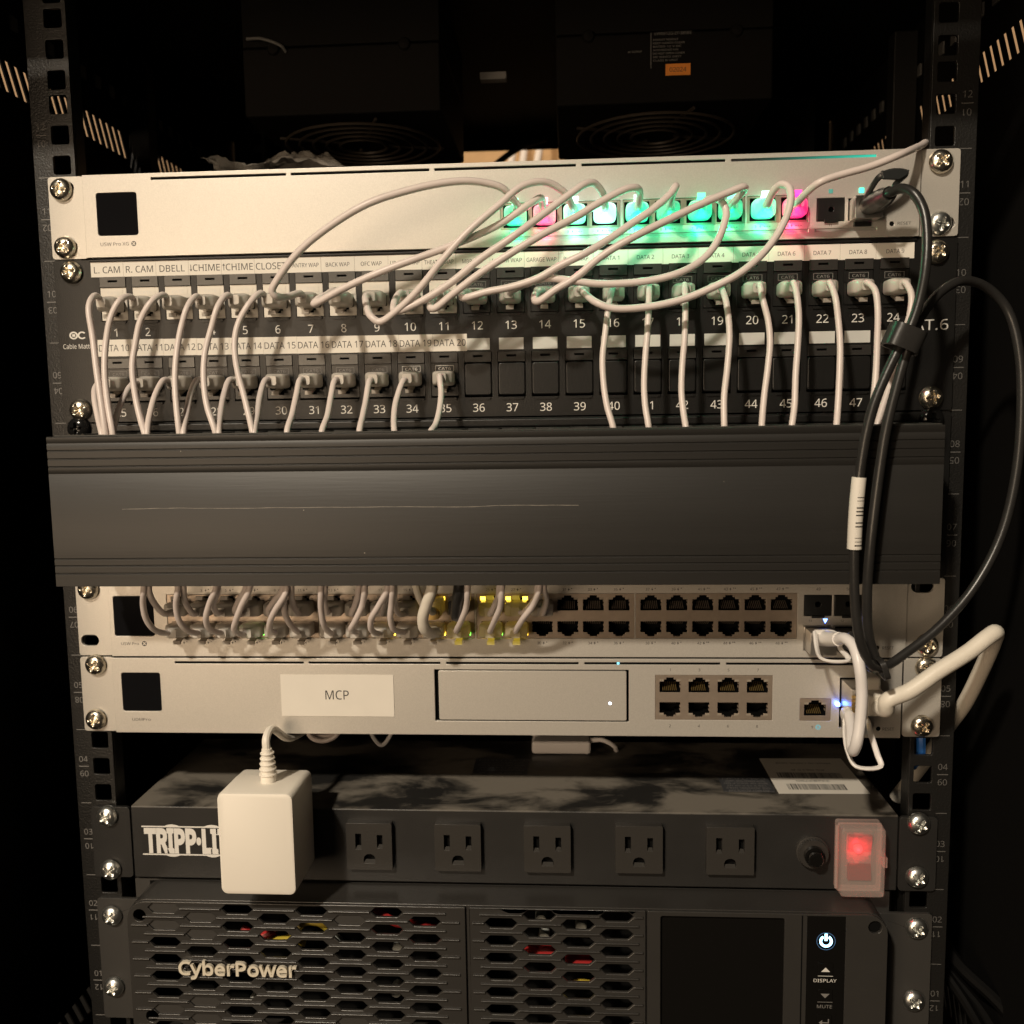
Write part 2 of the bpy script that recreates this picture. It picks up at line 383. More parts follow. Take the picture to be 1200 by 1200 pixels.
# cable routes measured in millimetres
TOP={1:[(-209.5,-17.0,-66.1),(-208.9,-23.9,-69.2),(-208.8,-26.9,-74.4),(-206.0,-30.0,-89.0),(-202.9,-34.4,-104.6),(-199.4,-38.8,-120.0),(-195.7,-43.0,-139.5)],2:[(-190.9,-17.0,-67.1),(-192.9,-23.9,-69.5),(-196.9,-26.9,-78.0),(-199.2,-30.0,-92.4),(-198.5,-34.4,-106.8),(-195.7,-38.8,-123.3),(-191.8,-43.0,-139.6)],3:[(-172.9,-17.0,-66.6),(-176.0,-23.4,-70.2),(-181.7,-26.1,-80.4),(-184.0,-28.7,-92.6),(-184.9,-31.9,-104.8),(-182.3,-35.7,-120.2),(-178.5,-39.4,-132.2),(-175.0,-43.0,-139.8)],4:[(-155.1,-17.0,-67.7),(-157.1,-23.9,-73.6),(-159.8,-26.9,-84.2),(-161.5,-30.0,-96.4),(-161.4,-34.4,-109.6),(-159.7,-38.8,-122.8),(-157.0,-43.0,-140.1)],5:[(-138.4,-17.0,-67.4),(-141.0,-23.9,-73.9),(-144.1,-26.9,-85.6),(-146.9,-30.0,-98.8),(-146.4,-34.4,-112.1),(-143.7,-38.8,-125.2),(-138.1,-43.0,-139.8)],6:[(-120.4,-17.0,-66.8),(-124.1,-23.4,-72.4),(-129.6,-26.1,-82.6),(-131.3,-28.7,-92.5),(-129.7,-31.9,-105.7),(-125.1,-35.7,-121.1),(-121.6,-39.4,-132.0),(-119.0,-43.0,-140.0)],16:[(63.4,-17.0,-69.1),(61.3,-23.4,-76.7),(60.1,-26.1,-84.4),(58.9,-28.7,-94.1),(57.6,-31.9,-104.8),(58.0,-35.7,-117.7),(59.4,-39.4,-128.3),(62.7,-43.0,-141.4)],17:[(82.0,-17.0,-68.4),(81.1,-23.9,-81.4),(80.3,-26.9,-92.3),(79.0,-30.0,-105.1),(78.1,-34.4,-118.0),(78.3,-38.8,-128.5),(79.9,-43.0,-141.6)],18:[(100.0,-17.0,-67.8),(99.5,-23.9,-81.8),(98.9,-26.9,-94.7),(97.4,-30.0,-109.7),(96.6,-34.4,-122.5),(97.2,-38.8,-133.0),(98.0,-43.0,-141.9)],19:[(118.5,-17.0,-69.8),(119.8,-24.5,-78.1),(120.9,-28.2,-93.2),(119.3,-32.7,-110.2),(117.0,-38.0,-125.0),(116.4,-43.0,-142.1)],20:[(137.5,-17.0,-68.6),(137.9,-23.4,-76.3),(140.2,-26.1,-87.1),(140.8,-28.7,-97.8),(139.3,-31.9,-110.5),(137.1,-35.7,-123.2),(135.5,-39.4,-133.6),(134.4,-43.0,-141.8)],21:[(154.5,-17.0,-68.0),(154.6,-23.9,-74.6),(155.1,-26.9,-85.4),(154.1,-30.0,-100.2),(152.3,-34.4,-115.0),(151.0,-38.8,-129.7),(148.7,-43.0,-142.0)],22:[(172.5,-17.0,-68.4),(173.4,-23.9,-76.1),(174.4,-26.9,-87.9),(174.7,-30.0,-100.6),(173.5,-34.4,-115.4),(171.8,-38.8,-132.0),(170.1,-43.0,-142.3)],23:[(191.0,-17.0,-68.8),(192.9,-23.4,-73.3),(193.6,-26.1,-82.0),(193.0,-28.7,-99.9),(191.7,-31.9,-115.6),(189.6,-35.7,-128.2),(186.8,-39.4,-136.4),(184.4,-43.0,-142.5)],24:[(209.8,-17.0,-69.3),(210.7,-23.1,-75.8),(209.7,-25.4,-84.3),(207.3,-27.7,-91.8),(204.2,-30.0,-100.2),(200.4,-33.3,-112.7),(196.0,-36.7,-124.1),(192.2,-39.9,-133.4),(189.2,-43.0,-142.4)]}
ROW2={25:[(-209.2,-17.0,-111.0),(-210.1,-22.0,-114.0),(-207.6,-29.0,-119.7),(-202.7,-36.0,-130.8),(-197.6,-43.0,-139.5)],26:[(-191.4,-17.0,-112.5),(-192.4,-22.0,-115.6),(-194.2,-29.0,-124.4),(-193.5,-36.0,-132.1),(-192.0,-43.0,-139.6)],27:[(-174.7,-17.0,-111.0),(-175.6,-24.3,-116.3),(-175.5,-33.7,-126.9),(-173.9,-43.0,-139.6)],28:[(-156.8,-17.0,-111.3),(-157.7,-24.3,-118.2),(-156.6,-33.7,-129.3),(-155.0,-43.0,-139.5)],29:[(-139.2,-17.0,-111.6),(-140.0,-24.3,-119.6),(-139.0,-33.7,-130.7),(-136.6,-43.0,-139.2)],30:[(-119.8,-17.0,-112.0),(-120.6,-24.3,-119.9),(-119.6,-33.7,-131.0),(-118.3,-43.0,-139.7)],31:[(-101.1,-17.0,-112.1),(-101.3,-24.3,-120.2),(-101.1,-33.7,-130.1),(-101.5,-43.0,-139.9)],32:[(-82.6,-17.0,-112.8),(-83.1,-24.3,-121.6),(-82.9,-33.7,-131.5),(-83.7,-43.0,-140.2)],33:[(-64.1,-17.0,-113.5),(-64.8,-24.3,-124.1),(-64.6,-33.7,-131.8),(-64.5,-43.0,-140.4)],34:[(-46.2,-17.0,-113.8),(-48.9,-24.3,-124.4),(-48.5,-33.7,-133.1),(-46.7,-43.0,-141.0)],35:[(-26.8,-17.0,-111.9),(-25.6,-22.0,-120.3),(-25.7,-29.0,-129.1),(-26.9,-36.0,-136.6),(-28.8,-43.0,-141.2)]}
SW={1:(7,[(15.4,-17.0,-26.6),(12.8,-23.0,-23.6),(8.0,-27.9,-19.6),(-0.2,-30.7,-17.6),(-9.7,-33.5,-17.1),(-22.0,-36.4,-18.6),(-38.6,-39.2,-22.4),(-57.2,-42.0,-28.6),(-76.9,-41.2,-38.9),(-92.6,-40.4,-50.3),(-104.2,-39.6,-63.5),(-107.3,-38.7,-68.8),(-106.1,-37.2,-71.2),(-103.3,-29.4,-70.7),(-99.3,-17.0,-67.6)]),2:(8,[(28.0,-17.0,-26.6),(27.4,-23.9,-24.3),(22.4,-28.8,-27.7),(8.9,-32.1,-37.0),(-3.7,-35.4,-43.5),(-20.3,-38.7,-50.2),(-49.8,-42.0,-60.6),(-71.6,-41.0,-69.1),(-82.8,-40.1,-74.5),(-86.2,-39.1,-75.6),(-85.0,-38.2,-73.9),(-82.1,-30.7,-70.5),(-80.7,-17.0,-66.7)]),3:(9,[(43.2,-17.0,-27.4),(39.8,-23.4,-22.4),(32.3,-28.3,-18.4),(26.0,-31.4,-18.1),(17.7,-34.4,-21.0),(7.3,-37.4,-29.9),(-7.3,-40.5,-42.2),(-20.1,-41.6,-55.5),(-33.3,-40.7,-70.3),(-44.4,-39.8,-79.9),(-53.3,-38.9,-85.1),(-57.7,-38.0,-82.4),(-61.4,-30.0,-76.8),(-64.5,-17.0,-69.7)]),4:(10,[(59.7,-17.0,-27.5),(58.2,-23.9,-22.7),(54.2,-28.8,-19.1),(50.0,-32.1,-19.8),(42.8,-35.4,-24.8),(28.2,-38.7,-35.6),(13.6,-42.0,-46.3),(-2.5,-41.0,-56.3),(-16.3,-40.1,-66.5),(-33.7,-39.1,-76.3),(-45.5,-38.2,-80.2),(-47.2,-30.7,-75.1),(-46.1,-17.0,-68.4)]),5:(11,[(76.4,-17.0,-27.9),(76.8,-23.4,-23.1),(74.8,-28.3,-21.7),(70.0,-31.4,-22.6),(59.4,-34.4,-27.9),(44.8,-37.4,-36.6),(28.1,-40.5,-45.2),(9.3,-41.6,-55.9),(-3.5,-40.7,-63.6),(-16.5,-39.8,-72.7),(-25.3,-38.9,-79.0),(-27.5,-38.0,-78.9),(-28.2,-30.0,-74.2),(-26.9,-17.0,-68.8)]),6:(12,[(92.3,-17.0,-28.0),(92.9,-23.0,-24.3),(94.1,-27.9,-21.3),(91.3,-30.7,-25.5),(82.3,-33.5,-33.2),(71.8,-36.4,-40.3),(60.0,-39.2,-48.2),(48.8,-42.0,-54.9),(36.3,-41.2,-60.5),(25.8,-40.4,-65.9),(13.1,-39.6,-69.6),(0.4,-38.7,-71.7),(-10.4,-37.2,-74.1),(-13.0,-29.4,-72.3),(-12.2,-17.0,-68.7)]),7:(13,[(108.1,-17.0,-28.4),(111.5,-23.0,-26.9),(115.3,-27.9,-28.5),(118.2,-30.7,-34.4),(116.6,-33.5,-42.2),(111.4,-36.4,-52.7),(103.6,-39.2,-60.3),(93.9,-42.0,-65.3),(81.7,-41.2,-68.1),(67.3,-40.4,-69.3),(52.9,-39.6,-68.9),(40.4,-38.7,-66.8),(29.9,-37.2,-65.6),(19.0,-29.4,-67.2),(11.3,-17.0,-68.8)]),8:(14,[(123.0,-17.0,-28.8),(124.9,-23.0,-26.8),(127.7,-27.9,-23.5),(126.4,-30.7,-23.3),(117.3,-33.5,-26.9),(104.6,-36.4,-32.4),(88.0,-39.2,-40.1),(71.4,-42.0,-48.2),(57.0,-41.2,-56.2),(44.5,-40.4,-65.9),(34.1,-39.6,-71.7),(26.9,-38.7,-76.4),(24.7,-37.2,-76.6),(24.0,-29.4,-72.7),(26.7,-17.0,-68.8)]),9:(15,[(140.8,-17.0,-29.3),(142.0,-23.0,-24.9),(145.0,-27.9,-22.0),(148.1,-30.7,-24.0),(148.7,-33.5,-29.8),(145.5,-36.4,-40.7),(136.9,-39.2,-53.9),(124.4,-42.0,-65.2),(108.4,-41.2,-73.2),(94.2,-40.4,-78.1),(77.7,-39.6,-80.9),(62.4,-38.7,-80.9),(54.1,-37.2,-77.6),(49.2,-29.4,-72.5),(46.8,-17.0,-68.4)])}
EXIT=[(155.5,-17.0,-28.9),(158.5,-23.2,-25.4),(163.0,-29.4,-22.1),(173.4,-28.4,-18.5),(188.1,-26.6,-14.5),(203.3,-23.2,-8.5),(218.8,-5.4,-0.2),(226.5,8.0,4.5)]
LOWB={2:[(-179.8,-44.0,-218.2),(-183.3,-39.0,-228.0),(-184.5,-34.0,-237.1),(-183.5,-28.2,-244.1),(-181.9,-19.0,-248.5)],4:[(-161.7,-44.0,-218.2),(-165.6,-39.0,-229.2),(-166.5,-34.0,-238.3),(-165.3,-28.2,-244.5),(-164.2,-19.0,-248.5)],6:[(-141.7,-44.0,-218.3),(-147.6,-39.0,-228.0),(-152.0,-34.0,-237.1),(-152.9,-28.2,-243.7),(-151.4,-19.0,-248.3)],8:[(-123.8,-44.0,-218.3),(-130.6,-39.0,-229.2),(-135.9,-34.0,-238.3),(-139.2,-28.2,-244.5),(-138.9,-19.0,-249.1)],10:[(-104.9,-44.0,-220.4),(-112.8,-39.0,-231.5),(-117.3,-34.0,-238.3),(-119.9,-28.2,-244.1),(-120.5,-19.0,-248.3)],12:[(-104.6,-44.0,-218.4),(-108.7,-37.3,-229.6),(-109.1,-30.1,-239.2),(-108.1,-19.0,-247.4)],14:[(-86.7,-44.0,-218.4),(-89.0,-37.3,-231.9),(-89.6,-30.1,-242.1),(-89.3,-19.0,-248.6)],16:[(-64.1,-44.0,-218.5),(-66.6,-39.0,-228.2),(-72.0,-34.0,-238.3),(-75.9,-28.2,-244.1),(-75.8,-19.0,-247.9)],18:[(-52.2,-44.0,-218.5),(-58.3,-39.0,-229.3),(-63.5,-34.0,-237.2),(-65.0,-28.2,-244.3),(-63.6,-19.0,-248.8)],20:[(-49.8,-44.0,-218.5),(-51.6,-39.0,-228.2),(-53.4,-34.0,-237.2),(-53.0,-28.2,-244.1),(-50.2,-19.0,-247.9)],24:[(-11.4,-44.0,-218.6),(-12.9,-37.3,-229.7),(-16.7,-30.1,-239.2),(-20.7,-19.0,-247.1)],26:[(6.0,-44.0,-218.7),(4.6,-37.3,-229.8),(1.3,-30.1,-238.1),(-2.5,-19.0,-247.1)],28:[(24.9,-44.0,-218.8),(21.8,-37.3,-228.7),(15.8,-30.1,-238.1),(11.2,-19.0,-247.1)]}
LOWT={1:[(-178.2,-42.0,-220.0),(-179.6,-32.7,-229.9),(-178.7,-24.7,-236.5),(-178.3,-18.0,-237.2)],3:[(-159.7,-42.0,-218.6),(-164.9,-28.0,-230.3),(-165.0,-18.0,-238.0)],5:[(-141.7,-42.0,-220.1),(-148.1,-32.7,-229.4),(-150.3,-24.7,-235.2),(-151.1,-18.0,-237.5)],7:[(-126.7,-42.0,-218.7),(-134.5,-32.7,-228.3),(-139.4,-24.7,-235.2),(-139.0,-18.0,-238.4)],9:[(-107.0,-42.0,-218.8),(-114.6,-32.7,-227.2),(-121.3,-24.7,-234.6),(-122.2,-18.0,-238.8)],11:[(-102.8,-42.0,-218.8),(-106.8,-28.0,-230.4),(-107.1,-18.0,-237.9)],13:[(-85.4,-42.0,-220.8),(-89.7,-28.0,-229.3),(-91.3,-18.0,-237.1)],15:[(-67.6,-42.0,-218.9),(-73.0,-28.0,-230.5),(-77.7,-18.0,-238.2)],17:[(-51.5,-42.0,-219.8),(-57.5,-28.0,-230.5),(-61.4,-18.0,-237.9)],19:[(-49.3,-42.0,-220.9),(-51.1,-32.7,-228.4),(-51.1,-24.7,-235.9),(-50.1,-18.0,-238.3)],25:[(4.5,-42.0,-221.1),(1.6,-28.0,-229.5),(-2.5,-18.0,-238.3)],27:[(23.8,-42.0,-221.1),(21.2,-28.0,-229.5),(15.0,-18.0,-237.6)],29:[(27.0,-42.0,-219.1),(27.9,-28.0,-228.4),(25.6,-18.0,-238.0)]}
DAC=[(192.4,-42.0,-30.6),(196.2,-46.9,-29.8),(200.0,-51.8,-33.0),(203.4,-54.6,-40.2),(204.6,-57.4,-51.0),(203.8,-60.0,-66.7),(201.4,-60.6,-82.0),(197.1,-61.1,-95.4),(192.9,-61.7,-103.1),(186.6,-62.2,-116.6),(180.7,-62.8,-132.1),(176.8,-63.3,-151.8),(174.5,-63.8,-175.7),(174.4,-62.5,-204.1),(176.5,-60.4,-229.2),(179.9,-58.4,-244.3),(186.8,-54.0,-256.1),(194.5,-49.2,-257.8),(205.9,-45.2,-252.0),(222.7,-41.1,-240.1),(240.1,-37.0,-221.6),(253.8,-33.5,-196.5),(261.3,-30.4,-167.1),(264.1,-27.4,-133.4),(263.0,-24.3,-104.0),(257.8,-21.3,-83.7),(246.2,-23.5,-72.9),(232.6,-29.6,-70.5),(221.1,-35.7,-75.5),(210.2,-44.4,-85.1),(199.8,-58.1,-97.1),(196.0,-58.9,-108.8),(192.3,-59.7,-122.5),(187.9,-60.5,-142.1),(184.5,-61.3,-168.0),(182.0,-61.5,-196.2),(182.2,-58.0,-221.5),(184.6,-54.5,-241.1),(189.4,-50.6,-254.4),(189.5,-45.7,-259.7),(185.3,-39.9,-253.5),(183.5,-34.0,-246.2)]
WDAC=[(174.5,-36.0,-247.9),(176.4,-44.0,-245.0),(178.8,-50.0,-247.3),(180.1,-56.0,-255.5),(181.4,-56.7,-268.1),(180.8,-57.3,-282.8),(179.2,-58.0,-293.3),(178.9,-54.0,-299.1),(180.0,-47.3,-298.1),(182.6,-38.0,-293.9),(184.2,-28.0,-289.7)]
THICK=[(190.5,-44.0,-277.6),(198.0,-44.0,-276.7),(208.2,-44.0,-271.9),(222.9,-42.5,-261.8),(238.0,-40.0,-252.9),(248.3,-37.5,-245.7),(252.6,-35.0,-244.1),(257.6,-22.5,-252.1),(259.1,-6.7,-271.5),(257.9,10.0,-295.7),(256.8,26.7,-313.7),(251.0,43.3,-340.6),(240.1,60.0,-371.7)]
UP=[(-32.1,-20.0,-248.0),(-34.3,-26.7,-246.4),(-36.2,-31.7,-242.5),(-36.1,-35.1,-236.4),(-33.3,-38.6,-228.3),(-29.8,-42.0,-219.0)]
BLK=[(-19.6,-26.0,-237.3),(-17.9,-34.0,-229.3),(-15.6,-42.0,-219.0)]
ADCORD=[(-126.5,-26.0,-313.3),(-128.6,-23.0,-307.7),(-129.5,-20.0,-304.9),(-130.1,-7.0,-308.1),(-127.0,6.0,-312.2)]
BTAB=[(189.7,-12,-32.2),(188.7,-18,-29.2),(188.9,-25,-25.1),(191.3,-31,-20.5),(196.9,-32,-18.5),(203.4,-32,-19.5),(200.6,-31,-22.4),(199.0,-30,-24.5),(199.7,-27,-28.3),(198.2,-22,-31.6),(195.2,-16,-33.1)]
GRIP=[(191.3,-18.0),(204.9,-18.0),(203.4,-20.7),(199.9,-22.6),(192.2,-22.0)]
STRAP=(194.8,-60.5,-99.9)
TIE=(191.0,-56,-256.8)
WD=[(172.2,-16,-252.0),(175.2,-38,-246.9)]
WE=[(184.1,-30,-292.6),(187.9,-14,-293.4)]
TABS=[[(167.5,-22,-247.3),(166.4,-30,-253.0),(166.0,-40,-256.1),(169.1,-44,-256.7),(178.3,-44,-256.3),(178.6,-40,-254.7),(177.9,-32,-253.3),(178.1,-20,-248.3)],[(185.3,-18,-290.2),(180.5,-34,-297.6),(179.4,-44,-303.8),(181.6,-50,-308.5),(193.6,-50,-308.4),(193.1,-46,-303.8),(192.5,-38,-297.0),(194.1,-24,-292.8),(191.1,-18,-290.2)]]

# ================================================================ the room seen through the slots
for nm, box in (('wall', (-1330, -1300, 40, 1600, -900, 1500)), ('wall', (1300, 1330, 40, 1600, -900, 1500)), ('back_wall', (-1299, 1299, 1250, 1280, -900, 1500))):
    o = part(nm, None, MB().box(*box), 'wall'); o['kind'] = 'structure'

# ================================================================ cabinet
cab = thing('rack_cabinet', (0, 150, -620), 'black open rack cabinet with slotted sides holding the whole stack of equipment', 'rack cabinet')
def side(sgn):
    holes = []
    for z0, z1, y_ in ((62, 80, 12), (-535, -517, 12)):
        for i in range(52):
            y = y_+i*9.2
            if 190 < y < 222: continue
            sl = 9 if sgn < 0 else -9
            a = y if sgn < 0 else y+9
            holes.append([(a, z1), (a+4.6, z1), (a+sl+4.6, z0), (a+sl, z0)])
    mb = MB(); x = 290*sgn
    mb.prism(rect(-112, 520, -620.5, 137.9), x, x+1.2*sgn, holes=holes, axis='x')
    o = part('side_panel', cab, mb, 'cab'); nt_ = MB()
    for i in range(19): y = 16+i*20; nt_.box(*sorted((289.9*sgn, 288.6*sgn)), y, y+7, 100, 108)
    part('hole_light_plates', o, nt_, 'faint_print', kind='stuff'); return o  # pale plates, coloured as dim light seen through square holes
side(-1); side(1)
for sgn in (-1, 1):
    part('brace', cab, MB().box(*sorted((288.5*sgn, 272*sgn)), 200, 214, -618, 132), 'rail', bevel=.8)
part('top_panel', cab, MB().box(-291, 291, -112, 432.5, 138, 140), 'cab')
part('top_lip', cab, MB().box(-289, 289, -112, -109, 96, 134), 'cab', bevel=.8)
part('bottom_panel', cab, MB().box(-291, 291, -112, 520, -624, -621), 'cab')
part('back_panel', cab, MB().prism(rect(-289, 289, -620, 137.8), 430, 432, holes=[rect(-64, 38, 40, 121)]), 'cab')
part('roof_latch', cab, MB().box(-18, 0, 148, 156, 92, 97), 'dim_print', bevel=.6)
# rails with square holes, numbered on the front flange
hole_z = []
for uu in range(-13, 4):
    for dz in (-6.35, -22.225, -38.1): hole_z.append(44.45*(uu)+dz+44.45)
def rail(sgn, y0, front=True):
    xa, xb = 226.5, 250
    poly = rect(*sorted((xa*sgn, xb*sgn)), -600, 130)
    hx = 234*sgn
    holes = [rrect(hx-4.8, hx+4.8, z-4.8, z+4.8, 1, 3) for z in hole_z if -590 < z < 122]
    mb = MB().prism(poly, y0, y0+2, holes=holes)
    mb.box(*sorted((xa*sgn, (xa+2)*sgn)), y0+2.02, y0+12, -600, 130)
    o = part('rail', cab, mb, 'rail', bevel=.4)
    if front:
        t = MB()
        for k in range(1, 13):
            zc = -22.225-44.45*(11-k)
            x = 244.6*sgn
            text(t, '%02d' % k, x, zc+4.4, y0-.06, 3.4); t.box(x-3, x+3, y0-.08, y0-.02, zc-.25, zc+.25)
            text(t, '%02d' % (13-k), x, zc-4.4, y0-.06, 3.4, rot=180)
            t.box(x-3, x+3, y0-.08, y0-.02, zc-22.5, zc-22.1)
        flatprint('printed_numbers', o, t, 'dim_print' if sgn < 0 else 'faint_print')  # shade on the rails is put into the number colour, darker at right
    return o
rail(-1, 2.4); rail(1, 2.4); rail(-1, 330, False); rail(1, 330, False)

# ---- fans under the roof
for k, (xa, xb) in enumerate(((-161, -37), (34, 165))):
    fan = thing('fan_unit', ((xa+xb)/2, 150, 55), ('dark roof fan housing at the left above the plastic bag' if k == 0 else 'dark roof fan housing at the right with a small orange sticker'), 'fan', 'fans under the cabinet roof')
    part('housing', fan, MB().box(xa, xb, 90, 215, 55, 96), 'fanbox', bevel=1.5)
    part('housing_top', fan, MB().box(xa, xb, 90.8, 215, 96.8, 133), 'fanbox', bevel=1)
    for x in (xa+20, xb-22): part('rivet', fan, MB().lathe((x, 90, 95), [(0, -2), (3, -1.6), (4, 0)]), 'fanbox')
    g = MB(); xc, yc = (xa+xb)/2, 150
    for rr in (16, 25, 34, 43, 52): g.tube([(xc+rr*math.cos(R(a)), yc+rr*math.sin(R(a)), 51.5) for a in range(0, 360, 8)], 1.0, 6, closed=True)
    for a in (20, 110, 200, 290): g.tube([(xc+14*math.cos(R(a)), yc+14*math.sin(R(a)), 53), (xc+56*math.cos(R(a)), yc+56*math.sin(R(a)), 53.4)], 1.1, 6)
    part('fan_guard', fan, g, 'fanwire')
    if k == 0:
        part('wire', fan, MB().tube(spline([(xa+4, 88, 101), (xa+14, 86, 100), (xa+26, 87, 95.5), (xa+28, 89.5, 93)]), 1.0, 8), 'faint_print')
    if k == 1:
        st = part('orange_sticker', fan, MB().box(100.5, 115.5, 89.6, 89.9, 70.5, 77.2), 'sticker_orange')
        t = MB(); text(t, '02024', 108, 73.8, 89.5, 2.6); flatprint('printed_text', st, t)
        t = MB(); text(t, 'LVV0612G-2T-38SBE', 105, 95, 89.9, 1.7, 22, 'c')
        for i in range(7): text(t, ('EXHAUST MODULE', 'KEEP HANDS CLEAR', 'RATED 12 V DC', 'AUTO RESTART FAN', 'DO NOT OPEN COVER', 'SEE SERVICE SHEET', 'CLASS B UNIT')[i], 93, 91.5-i*2.0, 89.9, 1.1, 15+4*((i*5) % 3)/2, 'l')
        t.box(91.6, 91.9, 89.85, 89.95, 75, 96); text(t, 'AC OUTPUT', 82, 85, 89.9, 1.1)
        flatprint('printed_text', fan, t, 'dim_print')
# things behind the opening in the back
card = thing('cardboard_box', (-40, 950, -100), 'brown cardboard box behind the rack seen between the two fans', 'box')
part('box_body', card, MB().box(-180, 130, 900, 1080, -100, 300), 'card', bevel=1)
part('box_flap', card, MB().box(-176, -30, 893, 899, 120, 290), 'card', bevel=.6)
for k, (x, dx) in enumerate(((-28, 6), (-17, 5), (-4, 7))):
    o = part('loose_cable', None, MB().tube(spline([(x*1.5-4, 840, 100), (x*1.5, 840, 190), (x*1.5+dx*1.4, 842, 250), (x*1.5+dx*1.6, 848, 300)]), 5.0, 10), 'cord_grey', org=(x*1.5, 840, 100))
    tag(o, ('grey white cable hanging behind the rack, nearest the plain cardboard', 'grey white cable hanging behind the rack, middle of three', 'grey white cable hanging behind the rack, nearest the right fan')[k], 'cable', 'cables behind the rack')
o = part('loose_cable', None, MB().tube(spline([(-48, 415, 88), (-30, 418, 104), (-6, 420, 120), (20, 420, 128)]), 3.0, 10), 'cord_black', org=(-48, 415, 88))
tag(o, 'black cable curving across the gap between the two fans', 'cable')

# ================================================================ screws (one shape, copied onto every ear)
def screw_mesh(name, m, rad=6.1):
    mb = MB(); rings = 13; n = 48
    mb.v.append((0, -2.0, 0))
    for i in range(1, rings+1):
        t = i/rings; rr = rad*t
        for j in range(n):
            a = 2*math.pi*j/n; x, z = rr*math.cos(a), rr*math.sin(a)
            y = -4.6*math.sqrt(max(0, 1-(t*.985)**2))**.8
            uu, vv = abs(x), abs(z); d = min(max(uu/.75, vv/3.3), max(uu/3.3, vv/.75))
            if d < 1: y += 2.6*(1-t)*min(1, (1-d)*4+.4)
            mb.v.append((x, y, z))
    mb.v[0] = (0, -2.3, 0)
    for j in range(n): mb.f.append((0, 1+j, 1+(j+1) % n)); mb.m.append(0)
    for i in range(rings-1):
        for j in range(n): mb.f.append((1+i*n+j, 1+i*n+(j+1) % n, 1+(i+1)*n+(j+1) % n, 1+(i+1)*n+j)); mb.m.append(0)
    mb.cyl((0, 0.02, 0), (0, 1, 0), rad*.98, .9, 32); mb.cyl((0, 1, 0), (0, 1, 0), 2.8, 9, 12)
    return mb.mesh(name, m, ang=50)
SM = {'c': screw_mesh('screw', 'chrome'), 'z': screw_mesh('screw', 'zinc'), 'b': screw_mesh('screw', 'screw_black', 6.6)}
def screw(parent, x, z, y=-.05, k='c', tilt=0):
    o = bpy.data.objects.new('screw', SM[k]); put(o, parent, (x, y, z))
    o.rotation_euler = (R(random.uniform(-3, 3)+tilt), R(random.uniform(0, 90)), R(random.uniform(-4, 4)+tilt)); return o
def ear(parent, sgn, z0, z1, m, x_in=221.3, y0=-.0, holes=(), th=2):
    x0, x1 = sorted((x_in*sgn, 241.3*sgn))
    return part('ear', parent, MB().prism(rrect(x0, x1, z0, z1, 1.6, 4), y0, y0+th, holes=holes), m, bevel=.3)
def slot(x, z, w=9, h=6.4): return rrect(x-w/2, x+w/2, z-h/2, z+h/2, h/2-.01, 6)

# ---------------------------------------------------------------- ethernet port, its opening faces -y
def port_poly(up, k=1.0, cx=0, cz=0):
    p = [(-5.7, 3.7), (5.7, 3.7), (5.7, -2.3), (3.3, -2.3), (3.3, -3.5), (2.0, -3.5), (2.0, -4.6), (-2.0, -4.6), (-2.0, -3.5), (-3.3, -3.5), (-3.3, -2.3), (-5.7, -2.3)]
    return [(cx+a*k, cz+b*(-k if up else k)) for a, b in p]
def port_mesh(up, shiny):
    mb = MB(); p = port_poly(up); n = len(p)
    mb.add([(a, 0, b) for a, b in p]+[(a, 11, b) for a, b in p], [(i, (i+1) % n, n+(i+1) % n, n+i) for i in range(n)] + [tuple(range(n, 2*n))], 0)
    s = -1 if up else 1
    for i in range(8):
        x = -3.6+i*1.03
        mb.add([(x-.26, 2.0, 3.2*s), (x+.26, 2.0, 3.2*s), (x+.26, 9, .2*s), (x-.26, 9, .2*s)], [(0, 1, 2, 3)], 1)
    for x in (-5.6, 5.6):                                              # spring tongues in the side walls
        mb.box(x-.25, x+.25, .8, 2.6, -1.2, -.2, 2); mb.box(x-.25, x+.25, .8, 2.6, .8, 1.8, 2)
    return mb.mesh('ethernet_port', ['void', 'gold' if shiny else 'shield', 'shield'], recalc=False)
PM = {(u_, s_): port_mesh(u_, s_) for u_ in (0, 1) for s_ in (0, 1)}
LEDM = {'led_off': MB().box(-1.0, -.15, -.15, 1, -.5, .5).box(.15, 1.0, -.15, 1, -.5, .5).mesh('port_light', 'led_off')}
for k in ('lg_amber', 'lg_green'): LEDM[k] = MB().box(-1.35, 1.35, -.3, 1, -.95, .95).mesh('port_light', k)
def ethernet(parent, x, z, y, up, shiny=0, lights=(0, 0)):
    o = bpy.data.objects.new('ethernet_port', PM[(up, shiny)]); put(o, parent, (x, y, z))
    if lights is not None:
        for sx, l in zip((-1, 1), lights):
            c = bpy.data.objects.new('port_light', LEDM[('led_off', 'lg_amber', 'lg_green')[l]]); put(c, o, (x+4.65*sx, y, z+(3.1 if up else -3.1)))
    return o
def port_frame(parent, x0, x1, z0, z1, y, holes, m='shield'):
    return part('port_frame', parent, MB().prism(rect(x0, x1, z0, z1), y, y+1.5, holes=holes), m, bevel=.15)

